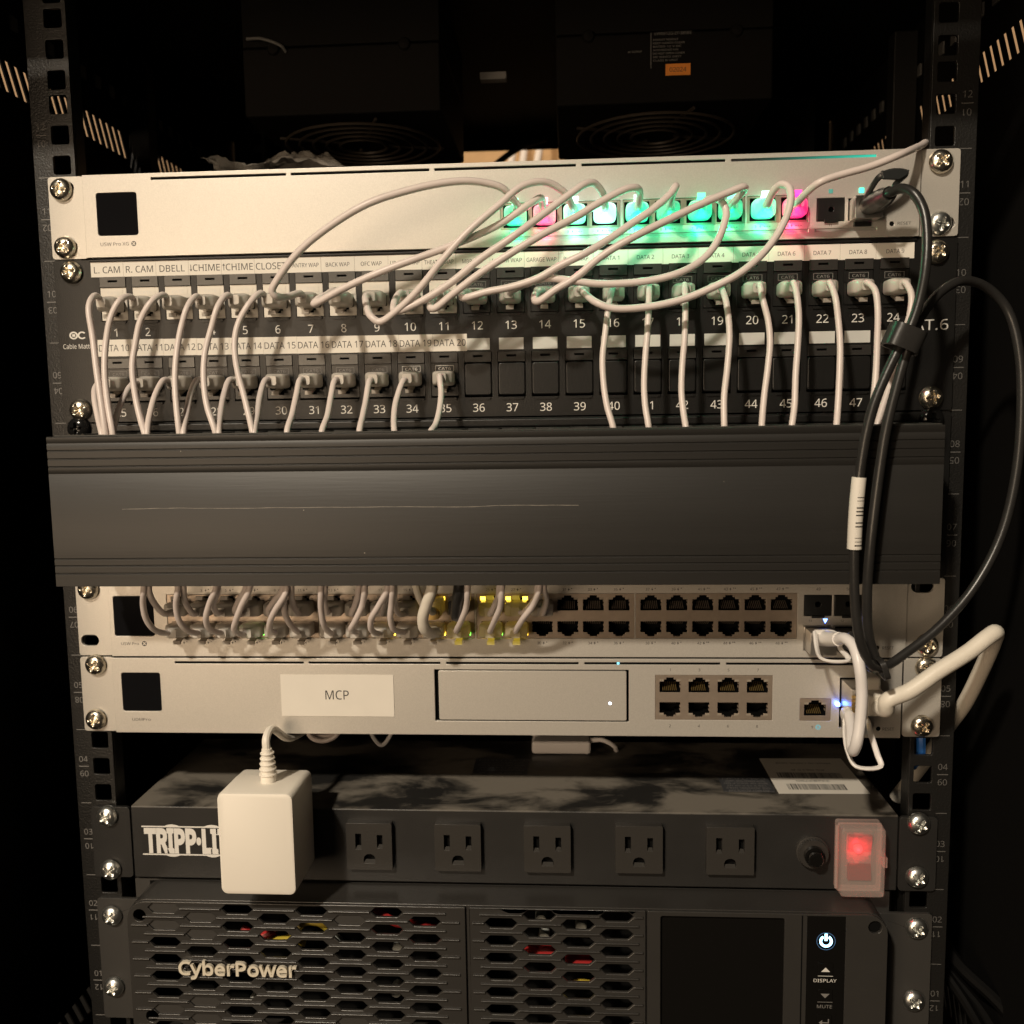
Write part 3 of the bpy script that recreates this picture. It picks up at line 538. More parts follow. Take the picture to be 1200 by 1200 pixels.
# ================================================================ top switch
zt = -.4
swt = thing('network_switch', (0, 0, -44.05), 'top silver network switch with ten glowing teal and pink ports', 'network switch', 'silver switches in the rack')
for s in (-1, 1):
    ear(swt, s, -44.05, zt, 'silver', holes=[slot(229.3*s, -6.3, 5), slot(229.3*s, -37.5, 5)] if s < 0 else [slot(233*s, -7), slot(234*s, -37.5, 11)])
slots = [(-182.7, -108.9), (-106.1, -32), (-29.2, 45.2), (48.2, 122.2), (125.2, 198.5)]
blocks = [(5.3, 68.3), (69.6, 132.6), (133.6, 164.8)]
holes = [rrect(-213.8, -191.3, -32.6, -10, 1.5)] + [rect(a, b, -4.0, -2.7) for a, b in slots] + [rect(a, b, -35.3, -21.5) for a, b in blocks] + [rect(169, 183.2, -35.4, -23.7), rect(185, 199.4, -35.4, -24.2)] + [rect(6.7, 164.9, -40.6, -39.0), rect(168.4, 199.6, -40.6, -39.0), circ(207.2, -37.5, 1.2)]
part('faceplate', swt, MB().prism(rect(-221, 221, -44, zt), -2.2, -.2, holes=holes), 'silver', bevel=.25)
part('case', swt, MB().box(-220.5, 220.5, 2.5, 285, -43.6, -.6), 'silver_side')
part('inner_panel', swt, MB().box(-219, 219, .3, 2.2, -43, -1), 'void')
part('display', swt, MB().prism(rrect(-213.6, -191.5, -32.4, -10.2, 1.4), -1.7, -.3), 'glass')
for i, (a, b) in enumerate(slots): part('light_slot', swt, MB().box(a+.02, b-.02, -1.4, -.1, -3.98, -2.72), 'void') if i < 4 else None
part('label_channel', swt, MB().box(6.72, 164.88, -1.6, -.1, -40.58, -39.02), 'silver_side'); part('label_channel', swt, MB().box(168.42, 199.58, -1.6, -.1, -40.58, -39.02), 'silver_side')
# light bar in the last slot: dark at its left end, teal at its right end
bm_ = bpy.data.materials.new('light_bar_glow'); bm_.use_nodes = True; nt, b = tree(bm_)
b.inputs['Base Color'].default_value = (.01, .01, .01, 1)
tc = nt.nodes.new('ShaderNodeTexCoord'); sx = nt.nodes.new('ShaderNodeSeparateXYZ'); nt.links.new(tc.outputs['Generated'], sx.inputs[0])
pw = nt.nodes.new('ShaderNodeMath'); pw.operation = 'POWER'; pw.inputs[1].default_value = 2.2; nt.links.new(sx.outputs[0], pw.inputs[0])
ml = nt.nodes.new('ShaderNodeMath'); ml.operation = 'MULTIPLY'; ml.inputs[1].default_value = 1.1; nt.links.new(pw.outputs[0], ml.inputs[0])
nt.links.new(ml.outputs[0], b.inputs['Emission Strength']); b.inputs['Emission Color'].default_value = (.03, .62, .42, 1)
part('light_bar', swt, MB().box(125.22, 198.48, -1.6, -.1, -3.98, -2.72), bm_)
AX = [13.3, 28.6, 44.3, 60.0, 76.8, 92.9, 109.1, 124.7, 141.6, 157.6]; AZ = -28.4
for (a, b), xs in zip(blocks, (AX[:4], AX[4:8], AX[8:])):
    port_frame(swt, a+.1, b-.1, -35.2, -21.6, -1.6, [rect(x-6.6, x+6.6, -34.2, -22.6) for x in xs])
for i, x in enumerate(AX):
    mb = MB(); mb.add([(x-6.6, -1, -34.2), (x+6.6, -1, -34.2), (x+6.6, -1, -22.6), (x-6.6, -1, -22.6)] + [(x-6.6, .28, -34.2), (x+6.6, .28, -34.2), (x+6.6, .28, -22.6), (x-6.6, .28, -22.6)], [(0, 1, 5, 4), (1, 2, 6, 5), (2, 3, 7, 6), (3, 0, 4, 7)])
    part('port_wall', swt, mb, 'shield', recalc=False)
c = part('dust_cap', swt, MB().prism(rect(169.2, 183, -35.2, -23.9), -2.9, 0, holes=[circ(176.2, -29.6, 1.3, 12)]).box(172.6, 179.6, -3.6, -2.9, -36.4, -34.6), 'jack_black', bevel=.3)
part('light_hole', swt, MB().box(174.9, 176.9, -2.45, -2.1, -21.4, -19.4), 'lg_teal_dim'); part('light_hole', swt, MB().box(190.2, 192.6, -2.6, -2.1, -21.6, -19.2), 'lg_teal')
t = MB()
text(t, 'USW', -212.8, -37.1, -2.24, 1.8, 6.2, 'l'); text(t, 'Pro XG', -205.6, -37.1, -2.24, 1.75, 8.6, 'l'); logo_ring(t, -194.2, -37.1, -2.24, 1.35)
for i, x in enumerate(AX):
    text(t, str(i+1), x-3.6, -37.1, -2.24, 1.25); bolt(t, x-1.2, -37.1, -2.24, 1.9); text(t, '***', x+2.3, -37.3, -2.24, .8, 3.6)
text(t, '11', 176, -37.4, -2.24, 1.2); text(t, '12', 192, -37.6, -2.24, 1.2); text(t, 'RESET', 213.4, -37.4, -2.24, 1.5, 6.8)
flatprint('printed_text', swt, t, 'ink')
part('reset_hole', swt, MB().cyl((207.2, -.3, -37.5), (0, -1, 0), 1.15, 1.2, 12), 'void')
for x, z, k, tl in ((-233.6, -7.4, 'c', 0), (-233.4, -37.9, 'c', 0), (231.2, -7, 'c', 0), (231.5, -37.6, 'z', 12)): screw(swt, x, z, k=k, tilt=tl)

# ================================================================ patch panel
pp = thing('patch_bay', (0, 0, -133.1), 'black two-row patch panel with numbered jacks and paper labels', 'patch panel')
JX = [-208.4+18.19*i for i in range(24)]
hol = [rect(x-7.55, x+7.55, -78.1, -54.1) for x in JX] + [rect(x-7.55, x+7.55, -122.7, -98.2) for x in JX]
hol += [slot(-228.5, -51, 6), slot(-228.5, -126, 6), slot(229, -52, 6), slot(229, -126.3, 6)]
part('panel_plate', pp, MB().prism(rrect(-241.3, 241.3, -133.1, -44.9, 1), 0, 2, holes=hol), 'black', bevel=.3)
part('panel_back', pp, MB().box(-222, 222, 13, 14, -131, -46), 'void')
part('top_flange', pp, MB().box(-220.6, 220.6, -1.2, -.1, -46.0, -44.9), 'black', bevel=.25)
# the small foot that each jack clicks over
ft = MB()
for zc in (-79.0, -123.6):
    for x in JX: ft.box(x-5.2, x+5.8, -.7, -.02, zc-.55, zc+.35); ft.box(x+5.2, x+6.6, -1.0, -.02, zc-.2, zc+.9)
part('jack_feet', pp, ft, 'black', kind='stuff')
# jack shapes, local: x, z from the centre of the opening
def jack(kind):
    o = bpy.data.objects.new('keystone_jack', None)
    mb = MB()
    if kind == 'blank':
        o_ = MB().loft([(7, 7.3, 8.7, 0, -2.9), (0, 7.3, 8.7, 0, -2.9), (-.5, 6.9, 8.3, 0, -2.9)], 32, 14)
        return o_.mesh('keystone_jack', 'jack_black')
    face = 'jack_white' if kind == 'white' else 'jack_black'
    mb.prism(rect(-7.3, 7.3, -.2, 6.0), .2, 8, mi=0)
    mb.prism(rect(-7.3, 7.3, -11.6, -.25), .6, 8, mi=0, holes=[[(-5.8, -.8), (5.8, -.8), (5.8, -7.0), (3.2, -7.0), (3.2, -8.4), (2.0, -8.4), (2.0, -9.6), (-2.0, -9.6), (-2.0, -8.4), (-3.2, -8.4), (-3.2, -7.0), (-5.8, -7.0)]])
    mb.box(-6.2, 6.2, 7.9, 8.05, -10, -.5, mi=1)
    if kind == 'white':
        mb.box(-5.2, 5.2, .05, .2, 1.5, 4.6, mi=0)
    else:
        for i in range(4): mb.box(-5.4+i*2.8, -3.6+i*2.8, -.05, .2, .2, .9, mi=0)
    return mb.mesh('keystone_jack', [face, 'void'])
JM = {k: jack(k) for k in ('white', 'black', 'blank')}
def latch_mesh(m):
    mb = MB().prism(rect(-7.25, 7.25, 6.25, 11.7), -.45, 8, holes=[rect(-2.6, 2.6, 8.9, 10.0)]); mb.box(-2.6, 2.6, 1.2, 1.5, 8.9, 10.0, mi=1)
    mb.box(-7.25, 7.25, -.62, -.45, 6.25, 6.7, 0); return mb.mesh('jack_latch', [m, 'void'])
LM = {'l': latch_mesh('latch'), 'd': latch_mesh('latch_dark')}
mark = {}
for k, ww in (('white', None), ('black', 'dim_print'), ('pale', 'white_print')):
    t = MB()
    text(t, 'CAT6', 0, 3.1, (-.02 if k == 'white' else .12), 1.5, 6.6)
    if k != 'white':
        for (a, b, c_, d) in ((-4.9, 4.9, 4.6, 4.8), (-4.9, 4.9, 1.5, 1.7), (-5, -4.8, 1.5, 4.8), (4.8, 5, 1.5, 4.8)): t.box(a, b, .08, .15, c_, d)
    mark[k] = t.mesh('printed_mark', ww or 'strip', recalc=False)
for row, zc in ((0, -66.0), (1, -110.1)):
    for i, x in enumerate(JX):
        n = row*24+i+1
        k = 'white' if n <= 11 else ('black' if n <= 35 else 'blank')
        j = bpy.data.objects.new('keystone_jack', JM[k]); put(j, pp, (x, 0, zc))
        if i < 2 or k != 'white': bev(j, .35)
        l = bpy.data.objects.new('jack_latch', LM['l' if (n <= 24 and i < 11) or 25 <= n <= 32 else 'd']); put(l, j, (x, 0, zc)); bev(l, .25)
        if k != 'blank':
            q = bpy.data.objects.new('printed_mark', mark['white' if k == 'white' else ('pale' if n in (34, 35) else 'black')]); put(q, j, (x, 0, zc))
# label strips
names = ['L. CAM', 'R. CAM', 'DBELL', '\u2193CHIME', '\u2191CHIME', 'CLOSET', 'PANTRY WAP', 'BACK WAP', 'OFC WAP', 'UP HALL WAP', 'THEATER WAP', 'MBR WAP', 'LIV RM WAP', 'GARAGE WAP', 'BUNK WAP'] + ['DATA %d' % k for k in range(1, 10)]
def arrow(t, x, z, y, h, up):
    t.box(x-.16, x+.16, y-.01, y+.01, z-h/2, z+h/2); s = 1 if up else -1
    t.add([(x-.75, y, z+s*(h/2-.9)), (x+.75, y, z+s*(h/2-.9)), (x, y, z+s*(h/2+.2))], [(0, 1, 2)])
edges = [-220.2]+[-220.2+18.28*(i+1) for i in range(23)]+[219.6]
for i, nm in enumerate(names):
    x0, x1 = edges[i]+.06, edges[i+1]-.06; dz = -.6*i/23; z0, z1 = -54.2+dz, -46.15+dz
    lab = part('paper_label', pp, MB().box(x0, x1, -.28, -.06, z0, z1), 'paper')
    t = MB(); xc = (x0+x1)/2; zc = (z0+z1)/2-.2; big = i < 6
    if nm[0] in '\u2193\u2191':
        arrow(t, x0+1.3, zc, -.31, 3.4, nm[0] == '\u2191'); text(t, nm[1:], x0+9.9, zc, -.31, 3.5, 15)
    elif big: text(t, nm, xc, zc, -.31, 3.5, {0: 14.6, 1: 15.2, 2: 14}.get(i, 16.6))
    elif i < 15: text(t, nm, xc, zc, -.31, 2.15, min(15.8, 1.62*len(nm)))
    else: text(t, nm, xc, zc, -.31, 2.05, 9)
    flatprint('printed_text', lab, t)
for i in range(11):
    x0 = -219+18.64*i; z1 = -88-.07*i
    lab = part('paper_label', pp, MB().box(x0+.05, x0+18.59, -.28, -.06, z1-9.1, z1), 'paper')
    t = MB(); text(t, 'DATA %d' % (10+i), x0+9.3, z1-4.6, -.31, 3.5, 17.2); flatprint('printed_text', lab, t)
for i in range(11, 24):
    part('card_strip', pp, MB().box(JX[i]-6.6, JX[i]+6.6, -.22, -.06, -97.4, -91.2), 'strip')
t = MB()
for i, x in enumerate(JX):
    text(t, str(i+1), x+.1, -84.2-.02*i, -.05, 4.3); text(t, str(i+25), x+.1, -128.1-.02*i, -.05, 4.3)
flatprint('printed_numbers', pp, t, 'white_print'); t = MB()
text(t, 'CAT.6', 226.6, -88.9, -.05, 5.4, 23)
text(t, 'Cable Matters', -229, -91.3, -.05, 2.5, 19.5)
for x, r_ in ((-232.4, 2.5), (-227.6, 2.5)):
    n = 18; t.add([(x+k*r_*math.cos(2*math.pi*i/n), -.05, -85.3+k*r_*.85*math.sin(2*math.pi*i/n)) for k in (1, .62) for i in range(n)], [(i, (i+1) % n, n+(i+1) % n, n+i) for i in range(n) if not (x > -230 and i in (0, 1, 17, 16))])
t.box(-233.2, -231.5, -.06, -.04, -86.0, -84.6)
flatprint('brand_mark', pp, t, 'white_print')
for x, z in ((-231, -51.3), (-230.8, -126.3), (230.7, -52), (230.3, -126.6)): screw(pp, x, z)

# ================================================================ cable duct panel
cdct = thing('cable_duct', (0, 0, -222), 'wide black ridged plastic cable duct across the middle of the rack', 'cable duct')
part('back_plate', cdct, MB().prism(rrect(-241.3, 241.3, -221.9, -133.9, 1.5), 0, 2, holes=[slot(-233, -216), slot(233, -216)]), 'black', bevel=.3)
part('back_ledge', cdct, MB().box(-219, 219, -4.5, -.1, -139, -134.2), 'black', bevel=1.2)
def comb(z0, z1):
    hs = [rect(-214+i*18.2, -214+i*18.2+9.5, -46, -8) for i in range(24)]
    return MB().prism(rect(-220.5, 218.5, -47.5, -.1), z0, z1, holes=hs, axis='z')
M['duct_frame'] = mat('duct_frame', (.030, .030, .027), .5, bump=.3, bscale=700, var=.8, vscale=130)
part('finger_comb', cdct, comb(-140.6, -139.2), 'duct_frame'); part('finger_comb', cdct, comb(-216.6, -215.4), 'duct_frame')
gr = [-143.2, -147, -151.2, -155.2, -158.7, -202.4, -206, -210]
prof = [(-50, -140.2)]
for i, g in enumerate(gr):
    dpt = .42 if i in (1, 2, 3, 5, 6, 7) else .22
    prof += [(-50, g+.45), (-50+dpt, g+.12), (-50+dpt, g-.12), (-50, g-.45)]
prof += [(-50, -216.6), (-48, -217), (-30, -217), (-30, -215.8), (-48, -215.6), (-48, -141.2), (-30, -141.2), (-30, -140), (-49.6, -139.8)]
cov = part('duct_cover', cdct, MB().prism(prof, -223.3, 219, axis='x'), 'duct', bevel=.1)

# ================================================================ lower switch (48 ports)
sw = thing('network_switch', (0, 0, -266.4), 'silver 48-port network switch directly under the black duct, lit amber in the middle', 'network switch', 'silver switches in the rack')
for s in (-1, 1):
    ear(sw, s, -266.3, -222.9, 'silver', holes=[slot(-234.6, -257.5, 10.5), slot(-233.4, -228, 8)] if s < 0 else [slot(229.6, -227.4, 12, 7), slot(232.4, -259.4)])
part('inner_panel', sw, MB().box(-219, 219, 12.2, 14, -266, -223), 'void')
part('case', sw, MB().box(-220.5, 220.5, 14.2, 285, -265.8, -223.4), 'silver_side')
bx = [(-187.3, -100.4), (-99.5, -12.6), (-11.5, 75.4), (76.1, 163)]
cx0 = [-179.0, -91.2, -3.2, 84.4]
cols = [c+14.05*i for c in cx0 for i in range(6)]
ZT, ZB = -236.2, -249.8
sfp = [(166.6, 181.4), (182.6, 197.4)]
part('faceplate', sw, MB().prism(rect(-221, 221, -266.2, -223), -2.2, -.2, holes=[rrect(-218.6, -195.2, -254.4, -231.4, 1.3)] + [rect(a, b, -255.6, -230.5) for a, b in bx] + [rect(a, b, -243.2, -231.5) for a, b in sfp] + [rect(a, b, -262.4, -248.4) for a, b in sfp] + [circ(206, -260.7, 1.2)]), 'silver', bevel=.25)
part('display', sw, MB().prism(rrect(-218.4, -195.4, -254.2, -231.6, 1.2), -1.8, -.3), 'glass')
for i, (a, b) in enumerate(bx):
    hs = []
    for c in cols[6*i:6*i+6]: hs += [port_poly(True, 1, c, ZT), port_poly(False, 1, c, ZB)]
    port_frame(sw, a+.1, b-.1, -255.5, -230.6, -1.9, hs)
lit = {8: (0, 2), 18: (0, 1), 21: (1, 1), 22: (0, 1), 23: (0, 1), 24: (1, 2), 25: (1, 1), 26: (1, 2), 27: (1, 1), 28: (1, 1)}
for k, c in enumerate(cols):
    ethernet(sw, c, ZT, -1.85, 1, 0, lit.get(2*k+1, (0, 0))); ethernet(sw, c, ZB, -1.85, 0, 0, lit.get(2*k+2, (0, 0)))
for a, b in sfp:
    part('dust_cap', sw, MB().prism(rect(a+.15, b-.15, -243, -231.7), -2.4, 0, holes=[circ((a+b)/2, -236.6, 1.5, 12)]).box(a+4, b-4, -3.0, -2.4, -244.2, -242.6), 'jack_black', bevel=.3)
    cg = MB().prism(rect(a+.1, b-.1, -262.3, -248.5), -1.9, .3, holes=[rect(a+.9, b-.9, -261.6, -249.2)])
    part('sfp_cage', sw, cg, 'steel', bevel=.1)
tr = lambda x, z, s: [(x-s, -2.3, z+s), (x+s, -2.3, z+s), (x, -2.3, z-s)]
part('port_light', sw, MB().add(tr(178.0, -245.9, 1.2), [(0, 1, 2)]), 'lg_blue', recalc=False)
t = MB()
for k, c in enumerate(cols):
    for n, z in ((2*k+1, -228.2), (2*k+2, -258.2)):
        text(t, str(n), c-1.9, z, -2.24, 1.45); bolt(t, c+.6, z, -2.24, 2.1)
        for q in range(2 if k >= 20 else 1): t.box(c+2+q*.9, c+2.5+q*.9, -2.25, -2.23, z+.3, z+.8)
text(t, '49', 174, -228.3, -2.24, 1.5); text(t, '50', 190, -228.3, -2.24, 1.5); text(t, '51', 170, -245.8, -2.24, 1.2); text(t, '52', 187, -245.8, -2.24, 1.2)
text(t, 'USW', -215.2, -258.8, -2.24, 1.6, 5.6, 'l'); text(t, 'Pro', -208.8, -258.8, -2.24, 1.55, 4, 'l'); logo_ring(t, -201.6, -258.8, -2.24, 1.45)
text(t, 'RESET', 211.6, -260.7, -2.24, 1.6, 6)
flatprint('printed_text', sw, t, 'ink'); part('reset_hole', sw, MB().cyl((206, -.3, -260.7), (0, -1, 0), 1.15, 1.2, 12), 'void')
for x, z in ((-233.2, -227.6), (232.5, -259.2)): screw(sw, x, z)

# ================================================================ gateway
gw = thing('network_gateway', (-.8, 0, -311.2), 'silver network gateway with a drive bay and a white MCP paper label', 'network gateway', 'silver switches in the rack')
ear(gw, -1, -311.1, -267.2, 'silver', holes=[slot(-232, -271.8), slot(-233.5, -303.8)]); ear(gw, 1, -311.1, -267.2, 'silver', holes=[slot(233, -271.8), slot(231.4, -304.5, 7)])
sl = [(-184.4, -109.9), (-107, -32.4), (-29, 44.7), (47.9, 122.1), (125.3, 199.6)]
gp = [94.9, 110.75, 126.6, 142.45]; GT, GB = -282.3, -295.4
part('faceplate', gw, MB().prism(rect(-221.4, 219.6, -311.1, -267.2), -2.2, -.2, holes=[rrect(-216.4, -193.6, -298.4, -275.8, 1.3), rect(-35.9, 72.3, -303, -273.4), rect(86.8, 150.5, -301.6, -276.2), rect(165.4, 182, -301.7, -289), rect(186.6, 201.8, -305.6, -277.4), circ(207.8, -306, 1.3)] + [rect(a, b, -270.4, -269.1) for a, b in sl]), 'silver', bevel=.25)
part('inner_panel', gw, MB().box(-219, 218, 12.2, 14, -310.8, -267.5), 'void'); part('case', gw, MB().box(-220, 218.5, 14.2, 285, -310.6, -267.7), 'silver_side')
for a, b in sl: part('light_slot', gw, MB().box(a+.02, b-.02, -1.4, -.1, -270.38, -269.12), 'void')
part('bay_well', gw, MB().box(-35.7, 72.1, .6, 1.2, -302.9, -273.5), 'void')
part('drive_bay', gw, MB().prism(rrect(-33.6, 71.0, -302.2, -274.0, .8, 3), -2.5, .4), 'silver', bevel=.35)
part('bay_light', gw, MB().cyl((61.9, -2.4, -292.3), (0, -1, 0), .75, .25, 12), 'lg_white')
part('status_light', gw, MB().cyl((66.5, -1.3, -269.75), (0, -1, 0), .8, .3, 10), 'lg_cyan')
part('display', gw, MB().prism(rrect(-216.2, -193.8, -298.2, -276, 1.2), -1.8, -.3), 'glass')
hs = []
for c in gp: hs += [port_poly(True, 1, c, GT), port_poly(False, 1, c, GB)]
port_frame(gw, 86.9, 150.4, -301.5, -276.3, -1.9, hs); port_frame(gw, 165.5, 181.9, -301.6, -289.1, -1.9, [port_poly(True, 1.02, 173.6, -295)])
for c in gp: ethernet(gw, c, GT, -1.85, 1, 1); ethernet(gw, c, GB, -1.85, 0, 0)
ethernet(gw, 173.6, -295, -1.85, 1, 1)
t = MB()
for i, c in enumerate(gp): text(t, str(2*i+1), c, -273.2, -2.24, 1.5); text(t, str(2*i+2), c, -305, -2.24, 1.5)
text(t, '9', 172.2, -305.2, -2.24, 1.4); text(t, 'UDM', -211.4, -303.3, -2.24, 1.6, 6, 'l'); text(t, 'Pro', -205, -303.3, -2.24, 1.5, 4.6, 'l'); text(t, 'RESET', 213, -306, -2.24, 1.6, 6.2)
flatprint('printed_text', gw, t, 'ink'); part('reset_hole', gw, MB().cyl((207.8, -.3, -306), (0, -1, 0), 1.25, 1.2, 12), 'void')
M['cyan_print'] = mat('cyan_print', (.25, .58, .75), .5)
t = MB(); n = 18; t.add([(175.4+k*1.5*math.cos(2*math.pi*i/n), -2.24, -305.2+k*1.5*math.sin(2*math.pi*i/n)) for k in (1, .5) for i in range(n)], [(i, (i+1) % n, n+(i+1) % n, n+i) for i in range(n)]); t.box(174, 176.8, -2.25, -2.23, -305.35, -305.05)
flatprint('globe_mark', gw, t, 'cyan_print')
lb = part('paper_label', gw, MB().box(-123.6, -59.1, -2.55, -2.26, -300.6, -276.6), 'paper')
t = MB(); text(t, 'MCP', -91.4, -288.2, -2.6, 5.2, 13.4); flatprint('printed_text', lb, t)
for x, z in ((-231.7, -271.6), (-233.6, -303.8), (232.6, -271.9), (231.3, -304.6)): screw(gw, x, z)

# ================================================================ power strip
def dusty(name, base):
    m = mat(name, base, .40, bump=.25, bscale=1500, var=.25, vscale=40); nt, b = tree(m)
    g = nt.nodes.new('ShaderNodeNewGeometry'); s = nt.nodes.new('ShaderNodeSeparateXYZ'); nt.links.new(g.outputs['True Normal'], s.inputs[0])
    tc = nt.nodes.new('ShaderNodeTexCoord'); mp = nt.nodes.new('ShaderNodeMapping'); mp.inputs['Scale'].default_value = (1, 1.7, 1); nt.links.new(tc.outputs['Object'], mp.inputs['Vector'])
    n = nt.nodes.new('ShaderNodeTexNoise'); n.inputs['Scale'].default_value = 17; n.inputs['Detail'].default_value = 9; n.inputs['Roughness'].default_value = .62; n.inputs['Distortion'].default_value = .35; nt.links.new(mp.outputs[0], n.inputs['Vector'])
    r = nt.nodes.new('ShaderNodeMapRange'); r.inputs['From Min'].default_value = .43; r.inputs['From Max'].default_value = .57; nt.links.new(n.outputs['Fac'], r.inputs['Value'])
    k = nt.nodes.new('ShaderNodeMath'); k.operation = 'MULTIPLY'; k.use_clamp = True; nt.links.new(r.outputs[0], k.inputs[0]); nt.links.new(s.outputs['Z'], k.inputs[1])
    k2 = nt.nodes.new('ShaderNodeMath'); k2.operation = 'MULTIPLY'; k2.inputs[1].default_value = .75; k2.use_clamp = True; nt.links.new(k.outputs[0], k2.inputs[0])
    mx = nt.nodes.new('ShaderNodeMix'); mx.data_type = 'RGBA'; old = b.inputs['Base Color'].links[0].from_socket
    nt.links.new(old, mx.inputs['A']); mx.inputs['B'].default_value = (.22, .195, .16, 1); nt.links.new(k2.outputs[0], mx.inputs['Factor']); nt.links.new(mx.outputs['Result'], b.inputs['Base Color'])
    ro = nt.nodes.new('ShaderNodeMapRange'); ro.inputs['To Min'].default_value = .4; ro.inputs['To Max'].default_value = .85; nt.links.new(k.outputs[0], ro.inputs['Value']); nt.links.new(ro.outputs[0], b.inputs['Roughness'])
    return m
M['pdu_dusty'] = dusty('pdu_dusty', (.021, .0202, .0193))
ps = thing('power_strip', (1.5, 0, -400.3), 'black rack power strip with a row of outlets and a dusty top', 'power strip')
body = MB().box(-217, 221, 0, 112, -400.2, -356.2)
part('case', ps, body, 'pdu_dusty', bevel=.9)
for s in (-1, 1):
    x0, x1 = ((-241, -217.6) if s < 0 else (221.6, 242))
    part('ear', ps, MB().prism(rrect(x0, x1, -400, -357, 2.2), -.1, 2.3, holes=[slot((-231 if s < 0 else 231.6), z, 10) for z in (-362, -394.5)]), 'pdu', bevel=.35)
    for z in ((-362.1, -395) if s < 0 else (-360.3, -391.3)): screw(ps, -230.6 if s < 0 else 231.5, z, -.15, 'z')
om = MB()
gd = [(3.3*math.cos(R(a)), -7.4+3.0*math.sin(R(a))) for a in range(0, 181, 20)] + [(-3.3, -9.9), (3.3, -9.9)]
om.prism(rrect(-13.2, 13.2, -13.9, 13.9, .8, 3), -4.2, .1, holes=[rect(-7.9, -4.5, -1.6, 7.6), rect(4.6, 7.8, -.9, 7.0), gd])
om.box(-9, 9, -.2, .05, -11, 9, mi=1)
for a, b, z in ((-7.9, -4.5, -1.6), (4.6, 7.8, -.9), (-3.3, 3.3, -9.9)): om.add([(a+.05, -4.05, z+.02), (b-.05, -4.05, z+.02), (b-.35, -2.1, z+1.5), (a+.35, -2.1, z+1.5)], [(0, 1, 2, 3)])
OM = om.mesh('outlet', ['outlet', 'void'])
for i, x in enumerate((-126.5, -75.6, -24.6, 26.3, 77.8, 128.4)):
    o = bpy.data.objects.new('outlet', OM); put(o, ps, (x, 0, -376.9+.5*(i > 3))); bev(o, 1.1, 2, 50)
br = part('breaker', ps, MB().lathe((174, 0, -377.4), [(9, .1), (9, -1.6), (7.6, -2.0)], 40), 'outlet')
kn = MB(); n = 72
for y in (-2.0, -4.6):
    for j in range(n): rr = 7.9+(.45 if j % 2 else 0); kn.v.append((174+rr*math.cos(2*math.pi*j/n), y, -377.4+rr*math.sin(2*math.pi*j/n)))
for j in range(n): kn.f.append((j, (j+1) % n, n+(j+1) % n, n+j)); kn.m.append(0)
kn.f.append(tuple(range(n, 2*n))); kn.m.append(0)
part('collar_nut', br, kn, 'outlet')
part('button', br, MB().lathe((174, 0, -377.8), [(5.6, -4.5), (5.4, -7), (4.2, -7.4), (4.0, -10.5), (3.3, -11.2)], 28), 'gloss')
M['clear_cover'] = mat('clear_cover', (.72, .62, .57), .22, coat=.3)
nt, b = tree(M['clear_cover']); mx = nt.nodes.new('ShaderNodeMixShader'); tp = nt.nodes.new('ShaderNodeBsdfTransparent'); tp.inputs[0].default_value = (1, .9, .88, 1); mx.inputs[0].default_value = .77
nt.links.new(b.outputs[0], mx.inputs[1]); nt.links.new(tp.outputs[0], mx.inputs[2]); nt.links.new(mx.outputs[0], nt.nodes['Material Output'].inputs[0])
M['rocker'] = boot_mat('rocker_red', (.16, .02, .02), .15, emit=(1.5, .04, .06), es=1.0, edge=(.03, .0, .0), lobe=(.1957, -.0075, .0275), rad=.0115)
lamp('switch_lamp', 'POINT', (197.2, -9.6, -372.8), .004, (1, .03, .05), .002)
cv = part('switch_cover', ps, MB().prism(rrect(186.3, 210.3, -397.8, -358.3, 1.2, 3), -5, -.2, holes=[rrect(187.3, 209.3, -396.8, -359.3, .8, 3)]), 'clear_cover')
ld = MB().loft([(-5.1, 12.2, 19.9, 198.4, -378.1), (-12.2, 11.9, 19.5, 198.4, -378.1), (-13.0, 11.3, 18.9, 198.4, -378.1)], 32, 18)
part('cover_lid', cv, ld, 'clear_cover'); part('cover_clip', cv, MB().box(209.4, 212.0, -11, -2, -381.5, -375.5), 'clear_cover', bevel=.5); part('cover_hinge', cv, MB().cyl((186.2, -5.4, -396), (0, 0, 1), 1.0, 36, 10), 'clear_cover')
rk = part('rocker_switch', ps, MB().box(190.5, 206.5, -2.6, -.1, -393, -363), 'outlet', bevel=.5)
part('rocker', rk, MB().prism([(-6.8, -391), (-2.4, -391), (-2.4, -365), (-7.6, -365), (-4.4, -378)], 192, 205, axis='x'), 'rocker', bevel=.4)
part('rocker_light', rk, MB().lathe((197.2, -7.3, -372.5), [(2.6, 1.2), (2.4, -.4), (1.2, -.9)], 20), glow('lamp_red', (1, .02, .03), 2.0))
# stickers on the top and the printed name on the front
zt_ = -355.95
st = part('barcode_sticker', ps, MB().add([(161, 83, zt_), (213, 84, zt_), (214.5, 28.3, zt_), (161.5, 27.2, zt_)], [(0, 1, 2, 3)]), 'paper', recalc=False, label='white barcode sticker on the dusty top')
t = MB(); rnd = random.Random(4)
for y0, xa, xb in ((33.5, 169, 203), (51, 167, 205)):
    x = xa
    while x < xb: w = rnd.choice((.35, .35, .6, .9)); t.add([(x, y0, zt_+.05), (x+w, y0, zt_+.05), (x+w, y0+8.5, zt_+.05), (x, y0+8.5, zt_+.05)], [(0, 1, 2, 3)]); x += w+rnd.choice((.35, .5, .8))
text(t, '332837B0', 186, 46.5, zt_+.05, 2.2, 20, plane='xy', rot=180); text(t, 'RS 0615 R', 187, 64, zt_+.05, 2.2, 20, plane='xy', rot=180); text(t, 'MADE IN CHINA 1019', 187, 75, zt_+.05, 2.2, 34, plane='xy', rot=180)
flatprint('printed_text', st, t)
